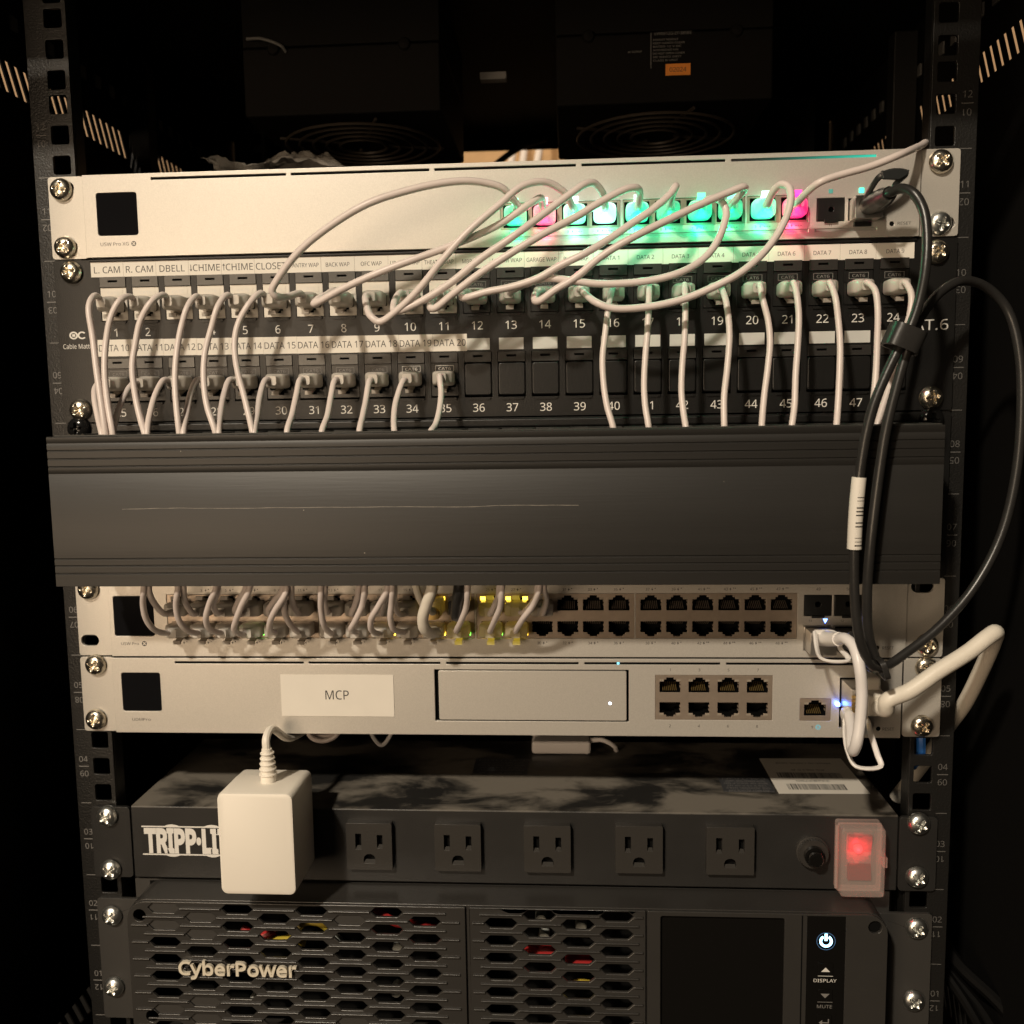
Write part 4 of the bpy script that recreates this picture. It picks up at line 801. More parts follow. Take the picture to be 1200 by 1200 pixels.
for xa, xb, ya, yb in ((130, 160, 29, 51.5), (-22, 12.5, 52, 78)):
    w = part('warning_sticker', ps, MB().add([(xa, yb, zt_), (xb, yb, zt_), (xb, ya, zt_), (xa, ya, zt_)], [(0, 1, 2, 3)]), 'grey_sticker', recalc=False)
    t = MB()
    for k in range(6): text(t, ('DO NOT BLOCK AIR', 'USE INDOORS ONLY', '120 V 15 A 60 HZ', 'RISK OF SHOCK DO', 'NOT OPEN THE UNIT', 'CAUTION')[k], (xa+xb)/2, ya+2.4+k*(yb-ya-4)/5.3, zt_+.05, 1.9, (xb-xa)*(.86 if k % 2 else .78), plane='xy', rot=180)
    t.add([(xa+.6, ya+.6, zt_+.04), (xb-.6, ya+.6, zt_+.04), (xb-.6, ya+1, zt_+.04), (xa+.6, ya+1, zt_+.04)], [(0, 1, 2, 3)])
    flatprint('printed_text', w, t, 'dim_print')
t = MB(); yl = -.06
for xc, r_ in ((-192.8, 9.9), (-169.0, 9.9)):
    n = 40
    if xc < -190: t.add([(xc+r_*math.cos(2*math.pi*i/n), yl, -377+r_*math.sin(2*math.pi*i/n)) for i in range(n)], [tuple(range(n))])
    else: t.add([(xc+k*r_*math.cos(2*math.pi*i/n), yl, -377+k*r_*math.sin(2*math.pi*i/n)) for k in (1, .9) for i in range(n)], [(i, (i+1) % n, n+(i+1) % n, n+i) for i in range(n)])
t2 = MB(); t2.box(-211.2, -152.6, -.10, -.07, -385.6, -368.4)
t.box(-211, -152.8, -.16, -.11, -368.9, -368.1); t.box(-211, -152.8, -.16, -.11, -385.9, -385.1)
lg = flatprint('brand_roundels', ps, t, 'white_print'); flatprint('brand_band', lg, t2, 'pdu')

# bold lettering for raised or heavy names
def bold(txt, off):
    c = bpy.data.curves.new('print', 'FONT'); c.body = txt; c.resolution_u = 3; c.font = FONT or c.font; c.offset = off
    o = bpy.data.objects.new('print', c); me = o.to_mesh(); _glyph[txt] = ([tuple(v.co) for v in me.vertices], [tuple(p.vertices) for p in me.polygons]); o.to_mesh_clear()
    bpy.data.objects.remove(o); bpy.data.curves.remove(c)
bold('TRIPP\u00b7LITE', .05)
t = MB(); text(t, 'TRIPP\u00b7LITE', -209.6, -377.1, -.2, 13.2, 56.2, 'l'); flatprint('brand_name', ps, t, 'white_print')

# ================================================================ battery backup unit
up = thing('battery_backup', (0, 0, -489), 'grey battery backup with honeycomb grille and dark screen at the bottom of the rack', 'battery backup')
zt, zb = -401, -489
part('bezel', up, MB().prism(rrect(-211, 209, zb, zt, 11, 7), -22, 0, holes=[rect(-207, -22.5, zb+2, zt-2.6), rect(-13.5, 77, zb+2, zt-2.6), rect(86, 156, zb+2, zt-2.2)]), 'ups', bevel=1.0)
part('case', up, MB().box(-218, 218, 2.6, 400, zb, zt-.8), 'ups_dull')
part('inner_board', up, MB().box(-209, 80, 2.2, 2.5, zb+1, zt-2), 'void')
HC = lambda c: -147.1+21.15*c
def hexa(x, z, w=9.05, h=2.85, k=1): return [(x-w*k, z), (x-w*k+3.0, z+h*k), (x+w*k-3.0, z+h*k), (x+w*k, z), (x+w*k-3.0, z-h*k), (x-w*k+3.0, z-h*k)]
closed = {(-2, 0), (-2, 1), (-2, 6), (-1, 0), (-1, 1), (-1, 5), (-1, 6), (3, 0), (3, 6), (1, 3)}
def corner_plate(x0, x1, left):
    r_ = 11; o = []
    if left:
        o = [(x1, zb), (x1, zt-.4)] + [(x0+r_-r_*math.sin(R(a)), zt-.4-r_+r_*math.cos(R(a))) for a in range(0, 91, 15)] + [(x0, zb)]
    else:
        o = [(x0, zb), (x0, zt-.4)] + [(x1-r_+r_*math.sin(R(a)), zt-.4-r_+r_*math.cos(R(a))) for a in range(0, 91, 15)] + [(x1, zb)]
    return o
ridges = {}
for sec, outline, cs, extra in (('a', corner_plate(-210.8, -18.8, True), range(-2, 6), [circ(-203.4, -409.8, 3.6, 20), circ(-199.5, -470.5, 3.6, 20)]), ('b', rect(-16.8, 80, zb, zt-.4), range(7, 11), [])):
    hs = list(extra); fill = MB(); rid = MB()
    xl, xr = (-208.5, -22) if sec == 'a' else (-15, 78.5)
    for c in cs:
        for k in range(9):
            z = -405.1-10.15*k-(5.07 if c % 2 else 0)
            if z < -484: continue
            hs.append(hexa(HC(c), z))
            if (c, k) in closed: fill.prism(hexa(HC(c), z, 9.3, 3.1), -22.9, -22.4)
    for c in range(cs[0]-1, cs[-1]+2):
        for k in range(-1, 9):
            z = -405.1-10.15*k-(0 if c % 2 else 5.07)
            if z > zt-2.5 or z < -486: continue
            a, b_ = max(xl, HC(c)-21.15+9.3), min(xr, HC(c)+21.15-9.3)
            if b_-a < 3: continue
            if sec == 'a' and c == -3 and abs(z+409) < 4: continue
            rid.box(a, b_, -25.1, -23.9, z-.5, z+.5)
    g = part('grille', up, MB().prism(outline, -24, -22.05, holes=hs), 'ups', bevel=.6)
    if fill.v: part('blanking_plates', g, fill, 'ups_dull', kind='stuff')
    part('grille_ridges', g, rid, 'ups', bevel=.35, kind='stuff')
# what shows through the honeycomb
wires = MB().tube(spline([(-120, -14, -425), (-112, -13, -418), (-104, -14, -417), (-96, -12, -424)]), 2.6, 8)
part('red_wire', up, MB().tube(spline([(-72, -12, -409), (-60, -13, -417), (-46, -12, -419), (-36, -6, -425)]), 2.4, 8), 'red_wire'); part('red_wire', up, MB().box(12, 31, -12, -2, -440, -433), 'red_wire', bevel=.6)
part('red_wire', up, MB().tube(spline([(-150, -10, -424), (-140, -11, -428), (-130, -10, -426)]), 2.2, 8), 'red_wire'); part('red_wire', up, MB().box(36, 51, -13, -3, -443, -437), 'red_wire', bevel=.5)
part('yellow_wire', up, wires, 'yellow_wire'); part('yellow_wire', up, MB().tube(spline([(-134, -12, -431), (-122, -14, -428), (-112, -13, -430)]), 2.6, 8), 'yellow_wire'); part('yellow_wire', up, MB().tube(spline([(38, -8, -455), (46, -9, -453), (54, -8, -456)]), 2.0, 8), 'yellow_wire')
for x, z in ((-104, -405), (45, -421), (24, -428), (-97, -436), (-60, -436), (-146, -471), (-62, -463), (22, -417)): part('capacitor', up, MB().lathe((x, -8, z), [(3.2, 8), (3.2, 0), (2.6, -.6)], 16), 'cap_pale')
t = MB()
bold('CyberPower', .018); text(t, 'CyberPower', -147.6, -439.2, -24.8, 7.6, 67.5, depth=1.9)
part('brand_letters', up, t, 'logo', bevel=.12, recalc=True)
rp = part('front_panel', up, MB().prism(corner_plate(81.2, 208.8, False), -24, -22.05, holes=[rrect(88, 154.2, zb+3, -404, 1.2, 3), rect(166.4, 186.6, zb+2, -402.6), circ(202, -408.2, 3.5, 20)]), 'ups', bevel=.4)
part('hole_dark_disc', rp, MB().cyl((202, -22.02, -408.2), (0, -1, 0), 3.45, .25, 20), 'void'); part('panel_seam', rp, MB().box(163.2, 163.9, -24.15, -23.9, zb, zt-1.2), 'void')  # black disc painted as the dark inside the round hole
part('screen', up, MB().box(86.2, 155.8, -21.6, -20.5, zb+2.2, zt-2.3), 'gloss')
bs = part('button_strip', up, MB().box(166.5, 186.5, -23.8, -21, zb+2, -402.7), 'gloss', bevel=.3)
z0 = -416.6; x0 = 176.3
t = MB(); n = 28; yb = -23.95
pts = [a for a in range(120, 421, 12)]
t.add([(x0+k*math.cos(R(a)), yb, z0+k*math.sin(R(a))) for k in (3.5, 2.1) for a in pts], [(i, i+1, len(pts)+i+1, len(pts)+i) for i in range(len(pts)-1)])
t.box(x0-.75, x0+.75, yb-.02, yb+.02, z0+.3, z0+4.3)
flatprint('power_button', bs, t, glow('power_glow', (.35, .72, 1), 5))
t = MB(); t.add([(x0+k*math.cos(2*math.pi*i/n), yb, z0+k*math.sin(2*math.pi*i/n)) for k in (5.0, 4.75) for i in range(n)], [(i, (i+1) % n, n+(i+1) % n, n+i) for i in range(n)]); flatprint('button_ring', bs, t, glow('ring_glow', (.02, .22, .5), .5))
for i, (z, nm) in enumerate(((-432.6, 'DISPLAY'), (-447.6, 'MUTE'), (-462.6, 'ENTER'))):
    bt = part('button', bs, MB().box(x0-4, x0+4, -24.4, -23.7, z-3.6, z+3.6), 'gloss', bevel=.4)
    t = MB(); y = -24.46
    if i < 2: s = 1 if i == 0 else -1; t.add([(x0-2.4, y, z-1.2*s), (x0+2.4, y, z-1.2*s), (x0, y, z+1.3*s)], [(0, 1, 2)])
    else: t.box(x0-2, x0+2.4, y-.01, y+.01, z-.9, z-.3); t.box(x0+1.8, x0+2.4, y-.01, y+.01, z-.3, z+1.6); t.add([(x0-1.2, y, z+.9), (x0-1.2, y, z-2.1), (x0-3, y, z-.6)], [(0, 1, 2)])
    text(t, nm, x0, z-6.6, -23.88, 1.9, 12.2 if i == 0 else 8); t.box(x0-4, x0+4, -24.46, -24.42, z-3.75, z-3.5)
    flatprint('printed_symbol', bt, t, 'dim_print' if i else 'white_print')
for s in (-1, 1):
    x0_, x1_ = sorted((211.6*s, 241*s))
    part('ear', up, MB().prism(rrect(x0_, x1_, zb, -413.5, 2), 0, 2.3, holes=[slot(232.5*s, -422, 10), slot(233*s, -467, 10)]), 'ups_dull', bevel=.3)
    for x, z in (((-231.9, -423.6), (-233.4, -468.6)) if s < 0 else ((232.3, -421.4), (231.9, -464.6))): screw(up, x, z, k='z')
for x, z in ((-232.4, -136.6), (230.7, -138.2)): screw(cdct, x, z, k='b')

# ================================================================ white power adapter
ad = thing('power_adapter', (-127, -25, -386), 'cream plug-in power adapter block hanging on the leftmost outlet', 'power adapter')
part('shell', ad, MB().slab([(-15.9, -148.0, -106.9, -386.5, -330.4), (-43.0, -147.0, -106.1, -384.7, -328.5), (-44.6, -146.6, -106.5, -384.3, -328.9), (-45, -145.7, -107.4, -383.4, -329.8)], 3.4), 'cream')
part('rear_shell', ad, MB().slab([(-4.6, -148.2, -107.4, -387.2, -331.6), (-15.6, -147.9, -107.0, -386.4, -330.5)], 3.4), 'cream')
part('strain_relief', ad, MB().tube([(-125, -26, -331), (-125, -26, -327), (-125, -26, -320), (-125.2, -26, -311)], [4.3, 4.2, 3.6, 2.7], 14), 'cream')
rb = MB()
for k in range(5):
    z = -325+k*2.9; rr = 4.35-.28*k
    rb.tube([(-125+rr*math.cos(R(a)), -26+rr*math.sin(R(a)), z) for a in range(0, 360, 24)], .62, 6, closed=True)
part('relief_ribs', ad, rb, 'cream')
part('cord', ad, MB().tube(spline([(-125.2, -26, -313), (-125.6, -25, -306), (-125.4, -16, -303.5), (-121, 0, -314.5), (-113, 18, -314.5), (-104, 40, -318)]), 2.2, 10), 'cream')
co = MB()
lp = []
for i in range(70):
    a = 2*math.pi*i/22; lp.append((-112+9.5*math.cos(a)+i*.03, 36+i*.22, -323.5+6.2*math.sin(a)+1.2*math.sin(i*.33)))
co.tube(spline([(-106, 30, -312), (-100, 33, -314)]+lp[::2], 3), 1.5, 8)
o = part('cable_coil', None, co, 'cord', org=(-112, 40, -330)); tag(o, 'small coiled white cable hanging in the dark gap under the gateway', 'cable')
sa = thing('power_adapter', (33, 98, -356), 'flat pale adapter box lying on the dusty top of the power strip', 'power adapter')
part('shell', sa, MB().box(14, 53, 86, 120, -356, -347.2), 'cord_grey', bevel=2.0)
part('cord', sa, MB().tube(spline([(18, 100, -348), (8, 92, -341), (-6, 88, -334), (-16, 90, -330)]), 1.7, 8), 'cord_grey')
part('cord', sa, MB().tube(spline([(50, 95, -350), (60, 90, -347), (68, 90, -351), (70, 94, -356)]), 1.5, 8), 'cord_grey')
o = part('loose_cable', None, MB().tube(spline([(-88, 60, -322), (-86, 58, -333), (-80, 58, -340), (-74, 60, -333), (-72, 62, -322)]), 1.3, 8), 'cord_grey', org=(-80, 58, -340)); tag(o, 'thin pale cable looped in the gap right of the white coil', 'cable')

# ================================================================ plastic bag on the top switch
bagm = bpy.data.materials.new('clear_film'); bagm.use_nodes = True; nt, b = tree(bagm)
b.inputs['Base Color'].default_value = (.8, .74, .66, 1); b.inputs['Roughness'].default_value = .12
mx = nt.nodes.new('ShaderNodeMixShader'); mx.inputs[0].default_value = .78; tp = nt.nodes.new('ShaderNodeBsdfTransparent')
nt.links.new(b.outputs[0], mx.inputs[1]); nt.links.new(tp.outputs[0], mx.inputs[2]); nt.links.new(mx.outputs[0], nt.nodes['Material Output'].inputs[0])
bg_ = MB(); nx, ny = 46, 18
def bh(x, y):
    t_ = (x+160)/80; v = (y-10)/46
    h = 3+11*max(0, math.sin(math.pi*min(1, max(0, (t_-.28)/.72))))**.7*(math.sin(math.pi*min(1, max(.06, v)))**.5)
    if t_ < .4: h = max(h, 11-14*t_*1.2)*(.55+.45*(1-v))
    nz = noise.noise(Vector((x*.11, y*.13, 3)))*4.2+abs(noise.noise(Vector((x*.25, y*.2, 9))))*3.2
    return max(.25, (h+nz*.8-1.5)*1.18)
for sgn in (1, 0):
    o_ = len(bg_.v)
    for j in range(ny+1):
        for i in range(nx+1):
            x = -160+80*i/nx+2*noise.noise(Vector((j*.4, 1, i*.3))); y = 10+46*j/ny
            bg_.v.append((x, y, bh(x, y) if sgn else .2+.3*noise.noise(Vector((x*.2, y*.2, 5)))**2))
    for j in range(ny):
        for i in range(nx): a = o_+j*(nx+1)+i; bg_.f.append((a, a+1, a+nx+2, a+nx+1)); bg_.m.append(0)
o = part('plastic_bag', None, bg_, bagm, recalc=False, ang=25, org=(-120, 50, 0)); tag(o, 'crumpled clear plastic bag lying on top of the top switch', 'plastic bag')

# ================================================================ cables
ONES = 'zero one two three four five six seven eight nine ten eleven twelve thirteen fourteen fifteen sixteen seventeen eighteen nineteen'.split()
def say(n): return ONES[n] if n < 20 else ('twenty', 'thirty', 'forty')[n//10-2]+('-'+ONES[n % 10] if n % 10 else '')
def boot_mesh(kind, m):
    mb = MB()
    if kind == 'panel':      # milky moulded boot of a panel plug
        mb.loft([(.4, 5.7, 3.9, 0, 0), (-5, 5.75, 4.0, 0, 0), (-8.2, 5.6, 3.9, 0, 0), (-10.2, 4.6, 3.5, 0, 0), (-11.2, 3.2, 2.9, 0, 0), (-14.6, 2.5, 2.5, 0, 0)], 24, 5)
    elif kind == 'lit':      # clear plug with shoulders
        mb.loft([(.2, 5.9, 4.8, 0, 0), (-5.2, 5.9, 4.8, 0, 0), (-7.2, 5.2, 4.3, 0, .1), (-9.6, 3.6, 3.4, 0, .4), (-12.6, 2.4, 2.4, 0, .8)], 24, 4)
    else:
        mb.loft([(.4, 5.7, 3.5, 0, 0), (-2, 6.2, 3.7, 0, 0), (-8.4, 6.2, 3.7, 0, 0), (-10.4, 5.4, 3.3, 0, 0), (-11.2, 3.4, 2.8, 0, 0), (-14.5, 2.4, 2.4, 0, 0)], 28, 7)
    return mb.mesh('boot', m, ang=60)
def clip_mesh(m, up):
    s = 1 if up else -1
    mb = MB().add([], [])
    a = [(-1.9, -.2), (1.9, -.2), (1.6, -7.5), (-1.6, -7.5)]
    lo = [(x, y, s*(3.6+(-y)*.35)) for x, y in a]; hi = [(x, y, s*(4.5+(-y)*.35)) for x, y in a]
    mb.add(lo+hi, [(0, 1, 2, 3), (4, 5, 6, 7), (0, 1, 5, 4), (1, 2, 6, 5), (2, 3, 7, 6), (3, 0, 4, 7)])
    mb.box(-2.0, 2.0, -8.9, -7.4, min(s*5.6, s*7.6), max(s*5.6, s*7.6))
    return mb.mesh('plug_clip', m)
BM = {'panel': boot_mesh('panel', 'boot'), 'switch': boot_mesh('switch', 'boot_grey'), 'lamp': boot_mesh('switch', 'boot')}
CM = {0: clip_mesh('clip', 0), 1: clip_mesh('clip', 1)}
def plug(par, x, y, z, bk, up, yaw=0, m=None, clip=True, cm=None):
    b = bpy.data.objects.new('boot', m or BM[bk]); put(b, par, (x, y, z)); b.rotation_euler = (0, 0, R(yaw))
    if clip: c = bpy.data.objects.new('plug_clip', cm or CM[up]); put(c, par, (x, y, z)); c.rotation_euler = b.rotation_euler
def cable(label, group, org, pts, rad, m='cord', name='patch_cable', cat='network cable'):
    th = thing(name, org, label, cat, group)
    part('cord', th, MB().tube(spline(pts), rad, 10), m, ang=80); return th
def yawed(x, pts): d = Vector(pts[1])-Vector(pts[0]); return max(-14, min(14, math.degrees(math.atan2(pts[0][0]-x, 14))))
JZ0, JZ1 = -69.6, -112.4
GR = 'white patch cables'
lname = {1: 'L. CAM', 2: 'R. CAM', 3: 'DBELL', 4: 'down CHIME', 5: 'up CHIME', 6: 'CLOSET'}
for n, p in TOP.items():
    x = JX[n-1]; lb = ('%s label' % lname[n]) if n in lname else 'label DATA %s' % say(n-15)
    p = [(x+.5*(p[0][0]-x), -12.5, JZ0+.4*(p[0][2]-JZ0))] + list(p) + [(p[-1][0], -41, p[-1][2]-14)]
    th = cable('white patch cable dropping from the upper jack under the %s into the duct' % lb, GR, (x, 0, JZ0), p, 1.62)
    plug(th, x, -.2, JZ0, 'panel', 0, yaw=-yawed(x, p[:2])*0)
for n, p in ROW2.items():
    x = JX[n-25]
    p = [(x+.4*(p[0][0]-x), -12.5, JZ1+.3*(p[0][2]-JZ1))] + list(p) + [(p[-1][0], -41, p[-1][2]-14)]
    th = cable('white patch cable dropping from lower-row jack %s under the label DATA %s' % (say(n), say(n-15)), GR, (x, 0, JZ1), p, 1.6)
    plug(th, x, -.2, JZ1, 'panel', 0)
# lit plugs of the top switch
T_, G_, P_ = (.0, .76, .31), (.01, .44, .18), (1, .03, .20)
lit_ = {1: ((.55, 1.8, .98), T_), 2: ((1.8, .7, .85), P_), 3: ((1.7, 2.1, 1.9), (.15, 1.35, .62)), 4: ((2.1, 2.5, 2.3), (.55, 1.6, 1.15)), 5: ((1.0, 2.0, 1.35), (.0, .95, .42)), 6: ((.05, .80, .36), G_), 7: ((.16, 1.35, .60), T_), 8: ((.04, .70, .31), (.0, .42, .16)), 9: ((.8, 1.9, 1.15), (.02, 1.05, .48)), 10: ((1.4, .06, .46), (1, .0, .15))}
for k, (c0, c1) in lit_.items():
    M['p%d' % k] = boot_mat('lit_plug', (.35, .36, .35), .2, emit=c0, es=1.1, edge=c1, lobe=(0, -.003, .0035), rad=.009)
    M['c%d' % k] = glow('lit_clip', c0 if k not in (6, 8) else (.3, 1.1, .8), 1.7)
    l = lamp('port_lamp', 'POINT', (AX[k-1], -10, AZ-8.2), (.0068 if k not in (6, 8) else .004), tuple(v/max(c1) for v in c1) if k not in (3, 4) else (.25, 1, .66), .002)
where = {1: 'PANTRY WAP', 2: 'BACK WAP', 3: 'OFC WAP', 4: 'UP HALL WAP', 5: 'THEATER WAP', 6: 'MBR WAP', 7: 'LIV RM WAP', 8: 'GARAGE WAP', 9: 'BUNK WAP'}
glowname = {1: 'teal', 2: 'pink', 3: 'white-green', 4: 'brightest white-green', 5: 'teal', 6: 'dim green', 7: 'teal', 8: 'dim green', 9: 'bright teal', 10: 'magenta'}
for k in range(1, 11):
    x = AX[k-1]; m_ = boot_mesh('lit', 'p%d' % k); cm = clip_mesh('c%d' % k, 1)
    if k < 10:
        j, p = SW[k]; jx = JX[j-1]
        p = [(x, -10.5, AZ+.8)] + list(p) + [(jx, -11.5, JZ0)]
        th = cable('white patch cable arcing from the glowing %s port %s to jack %s' % (glowname[k], say(k), say(j)), GR, (x, 0, AZ), p, 1.85)
        plug(th, jx, -.2, JZ0, 'panel', 0)
    else:
        p = [(x, -10.5, AZ+.8)] + list(EXIT) + [(EXIT[-1][0]+4, 22, EXIT[-1][2]-3), (EXIT[-1][0]+5, 60, EXIT[-1][2]-14)]
        th = cable('white patch cable rising from the magenta port past the right ear of the top switch', GR, (x, 0, AZ), p, 1.85)
    plug(th, x, -1.0, AZ, 'lit', 1, m=m_, cm=cm)
# plugs in the 48-port switch
def port_x(n): return cols[(n-1)//2]
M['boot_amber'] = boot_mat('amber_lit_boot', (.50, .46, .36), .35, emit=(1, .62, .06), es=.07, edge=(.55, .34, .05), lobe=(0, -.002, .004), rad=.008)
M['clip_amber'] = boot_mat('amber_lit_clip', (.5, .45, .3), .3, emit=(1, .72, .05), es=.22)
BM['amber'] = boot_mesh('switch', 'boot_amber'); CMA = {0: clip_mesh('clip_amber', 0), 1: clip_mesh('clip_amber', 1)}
for tab, z, upw in ((LOWT, ZT-1.4, 1), (LOWB, ZB+.3, 0)):
    for n, p in tab.items():
        x = port_x(n); amb = n in (24, 25, 26, 27, 28)
        p = [(p[0][0], -40, p[0][2]+14)] + list(p) + [(x+.2*(p[-1][0]-x), -11.5, z)]
        th = cable('white patch cable curving from under the duct into %s-row port %s of the 48-port switch' % ('top' if upw else 'bottom', say(n)), GR, (x, 0, z), p, 1.62)
        plug(th, x, -1.9, z, 'amber' if amb else 'switch', upw, cm=CMA[upw] if amb else None)
# two thicker ones in the amber ports
x = port_x(22); p = [(x, -11, ZB+.5)] + list(UP) + [(UP[-1][0], -40, UP[-1][2]+14)]
th = cable('thick cream cable bending into bottom port 22 beside the amber lit connector', None, (x, 0, ZB), p, 3.0, 'cord_cream'); plug(th, x, -1.9, ZB+.3, 'switch', 0, m=BM['lamp'])
x = port_x(21)
th = thing('connector', (x, 0, ZT), 'gold and clear shielded connector lit amber in top port 21', 'connector')
part('shell', th, MB().loft([(-1.8, 5.9, 4.4, x, ZT), (-12, 5.9, 4.4, x, ZT), (-14, 5.2, 3.8, x, ZT)], 20, 8), 'boot_amber'); part('gold_latch', th, MB().box(x-2.2, x+2.2, -10, -2, ZT+4.5, ZT+5.6), 'gold', bevel=.3); part('gold_collar', th, MB().loft([(-12.2, 4.2, 3.2, x+1, ZT-3), (-16.5, 3.4, 2.8, x+1, ZT-3)], 16, 3), 'gold')
part('cord', th, MB().tube(spline([(x+1, -14, ZT-1), (x+1.5, -20, ZT-.5), (x-2, -27, ZT+5), (x-4, -36, ZT+16), (x-5, -40, ZT+30)]), 2.0, 10), 'cord_cream')
x = port_x(23); p = [(x, -13, ZT)] + list(BLK) + [(BLK[-1][0]+1, -40, BLK[-1][2]+16)]
th = cable('short black cable with a black moulded plug in top port 23', None, (x, 0, ZT), p, 3.4, 'cord_black'); part('boot', th, MB().loft([(-1.9, 5.9, 4.6, x, ZT), (-11, 5.9, 4.6, x, ZT), (-15, 4.2, 3.8, x-.3, ZT+.6)], 20, 6), 'jack_black')

# ---- black direct-attach cable: from the top switch, in a big loop, to the 48-port switch
org = (192.2, 0, -30)
dc = thing('direct_attach_cable', org, 'black cable looping from the top switch down in front of the duct\'s end', 'network cable')
part('connector', dc, MB().prism(rrect(185.4, 199, -36.2, -25, .6, 3), -13, -.4), 'steel', bevel=.5)
part('connector_latch', dc, MB().box(187.6, 196.4, -4, -.5, -38.6, -36.4), 'jack_black', bevel=.3)
part('boot', dc, MB().tube(spline([(192, -12.5, -30), ((192+DAC[0][0])/2, -26, (DAC[0][2]-30)/2), DAC[0]], 6), [4.9]*4+[4.7]*3+[4.3]*3+[3.6, 3.4, 3.2], 14), 'jack_black')
part('cord', dc, MB().tube(spline([(192, -28, -29)]+list(DAC)[0:]+[(186, -18, -255.5), (188, -10, -256)]), 2.35, 12), 'cord_black', ang=80)
part('pull_tab', dc, MB().tube(spline(BTAB, 5), 1.5, 8, flat=.6), 'tab_black'); part('pull_grip', dc, MB().prism(GRIP, -33, -31.2), 'tab_black', bevel=.5)
part('connector', dc, MB().prism(rrect(183.4, 196.6, -261.4, -249.6, .5, 3), -14, -2), 'jack_black', bevel=.5)
seg = spline(list(DAC)[10:16], 8)
sl_ = [q for q in seg if -200.5 < q[2] < -161.5]
lbp = part('cable_label', dc, MB().tube(sl_, 3.35, 16), 'paper', ang=60)
t = MB(); rnd = random.Random(9)
for i in range(len(sl_)-1):
    if -197 < sl_[i].z < -170:
        for fr in (0, .5):
            q = sl_[i].lerp(sl_[i+1], fr)
            if rnd.random() < .8:
                hh = rnd.choice((.25, .4, .6)); R_ = 3.42
                a0, a1 = R(-55), R(15)
                ring = [(q.x+R_*math.sin(a0+(a1-a0)*k/5+.7), q.y-R_*math.cos(a0+(a1-a0)*k/5+.7), q.z) for k in range(6)]
                t.add([(a, b, c-hh/2) for a, b, c in ring]+[(a, b, c+hh/2) for a, b, c in ring], [(k, k+1, 7+k, 6+k) for k in range(5)])
flatprint('barcode', lbp, t)
def strap(label, cen, ax, w, d, h, name='cable_strap'):
    a = Vector(ax).normalized(); s_ = Vector((a.z, 0, -a.x)); c = Vector(cen)
    loop = [c+s_*(w*math.copysign(abs(math.cos(t_))**.6, math.cos(t_)))+Vector((0, d*math.copysign(abs(math.sin(t_))**.6, math.sin(t_)), 0)) for t_ in [2*math.pi*i/28 for i in range(28)]]
    mb = MB(); n = 28; vs = []
    for hh, k in ((-h, 1), (-h, 1.16), (h, 1.16), (h, 1)): vs += [tuple(c+(q-c)*k+a*hh) for q in loop]
    mb.add(vs, [(r_*n+j, r_*n+(j+1) % n, ((r_+1) % 4)*n+(j+1) % n, ((r_+1) % 4)*n+j) for r_ in range(4) for j in range(n)])
    o = part(name, None, mb, 'cord_black', org=tuple(cen), bevel=.3); tag(o, label, 'cable strap'); return o
strap('black strap holding the looped black cable together right of jack 24', STRAP, (.42, 0, 1), 7.0, 6.6, 5.4)
strap('small black tie at the bottom bend of the black cable', TIE, (1, 0, .35), 4.6, 5.0, 1.4)
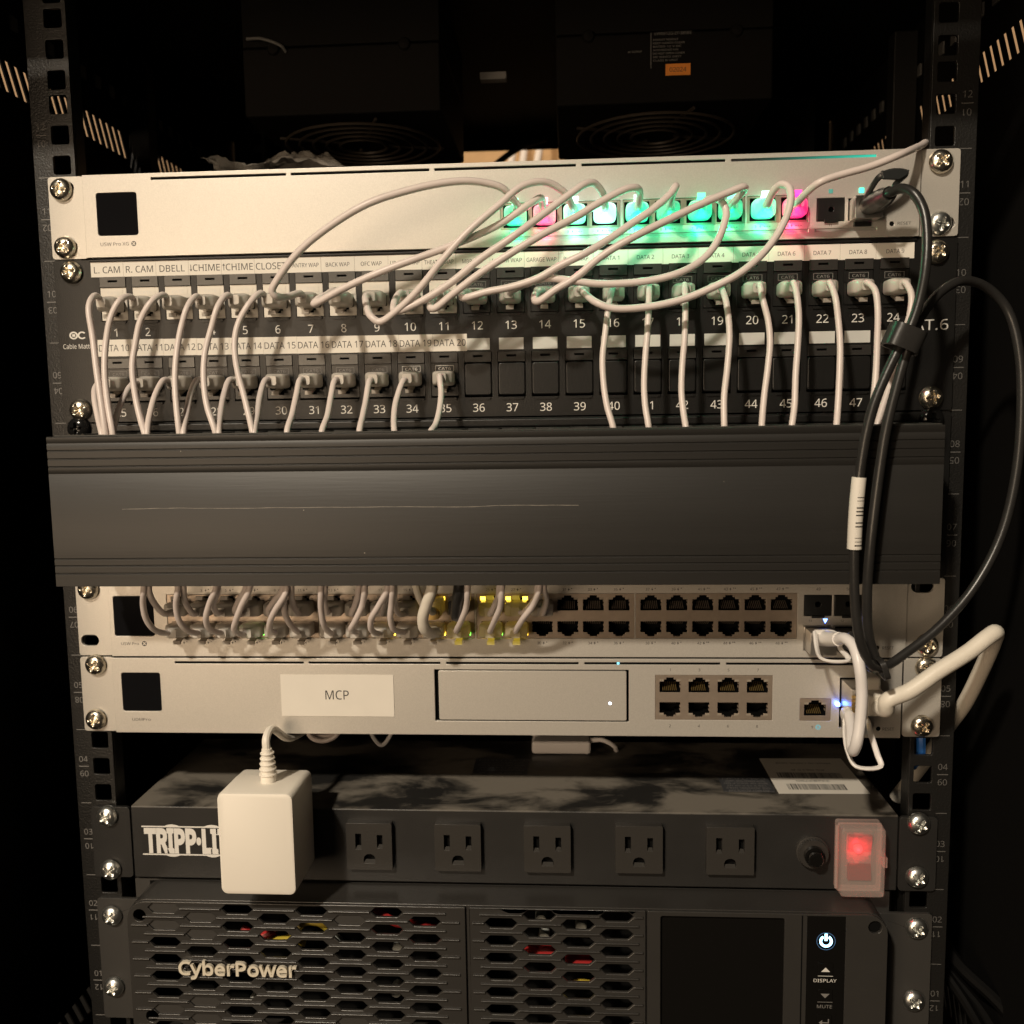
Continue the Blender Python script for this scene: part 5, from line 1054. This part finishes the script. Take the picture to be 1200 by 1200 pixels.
# ---- white direct-attach cable with two pull tabs
wc = thing('direct_attach_cable', (174, 0, -256), 'short white cable with bail pull tabs linking the two lower silver switches', 'network cable')
part('connector', wc, MB().prism(rrect(167.2, 180.8, -261.6, -249.4, .5, 3), -15, -2), 'steel', bevel=.6)
part('boot', wc, MB().tube(spline([WD[0], WD[1]], 4), [4.2, 4.2, 4.0, 3.8, 3.6], 14), 'white_tab')
part('cord', wc, MB().tube(spline(WDAC), 2.8, 12), 'cord_grey', ang=80)
part('boot', wc, MB().tube(spline([WE[0], WE[1]], 4), [3.6, 3.8, 4.0, 4.2, 4.2], 14), 'white_tab')
part('connector', wc, MB().prism(rrect(187.4, 200.8, -305.4, -294, .5, 3), -13, -2), 'steel', bevel=.6)
for t_ in TABS: part('pull_tab', wc, MB().tube(spline(list(t_)+[t_[0]], 5), 1.45, 8, flat=.65), 'white_tab')
part('status_light', wc, MB().box(184.2, 186.2, -5, -2.3, -292.6, -290.8), 'lg_blue', bevel=.2)
# ---- thick cream cable on a gold-contact transceiver
tk = thing('patch_cable', (194, 0, -285), 'thick cream cable leaving the gateway and bending behind the right rail', 'network cable')
part('transceiver', tk, MB().prism(rrect(187.2, 201.2, -293.4, -278, .6, 3), -22, -2, holes=[rect(188.8, 199.6, -292, -280)]), 'steel', bevel=.5)
gm = MB()
for k in range(5): gm.box(186.9, 190.5, -23.5, -22.2, -290.6+k*2.1, -289.4+k*2.1)
part('gold_contacts', tk, gm, 'gold', kind='stuff')
part('plug', tk, MB().box(190.6, 201.6, -36, -14, -288, -276.4), 'cord_cream', bevel=1.6)
part('plug_shroud', tk, MB().box(191.4, 200.6, -27, -13, -279.4, -270.2), 'cord_cream', bevel=1.8)
part('cord', tk, MB().tube(spline([(196, -33, -282.4), (198.5, -40, -282.6)]+list(THICK)[1:]), 4.05, 14), 'cord_cream', ang=80)
# odds and ends in the dark
o = part('loose_cable', None, MB().tube(spline([(234.5, 9, -309), (234.5, 8, -316), (234.8, 9, -324), (233, 16, -334)]), 2.6, 8), 'cord_blue', org=(234, 9, -320)); tag(o, 'short blue cable end behind the right rail below the gateway', 'cable')
for k, (dx, dz, rr) in enumerate(((0, 0, 3.4), (10, -6, 3.6), (23, -4, 4.2))):
    o = part('power_cable', None, MB().tube(spline([(252+dx*.4, 60, -445+dz), (258+dx*.6, 40, -462+dz), (270+dx, 20, -480+dz), (284+dx, 0, -510+dz), (290+dx, -10, -530)]), rr, 10), 'cord_dark', org=(270+dx, 20, -452+dz))
    tag(o, ('black power cord at the lower right, nearest the rail', 'black power cord at the lower right, middle of three', 'black power cord at the lower right, nearest the side wall')[k], 'power cord', 'power cords at the lower right')
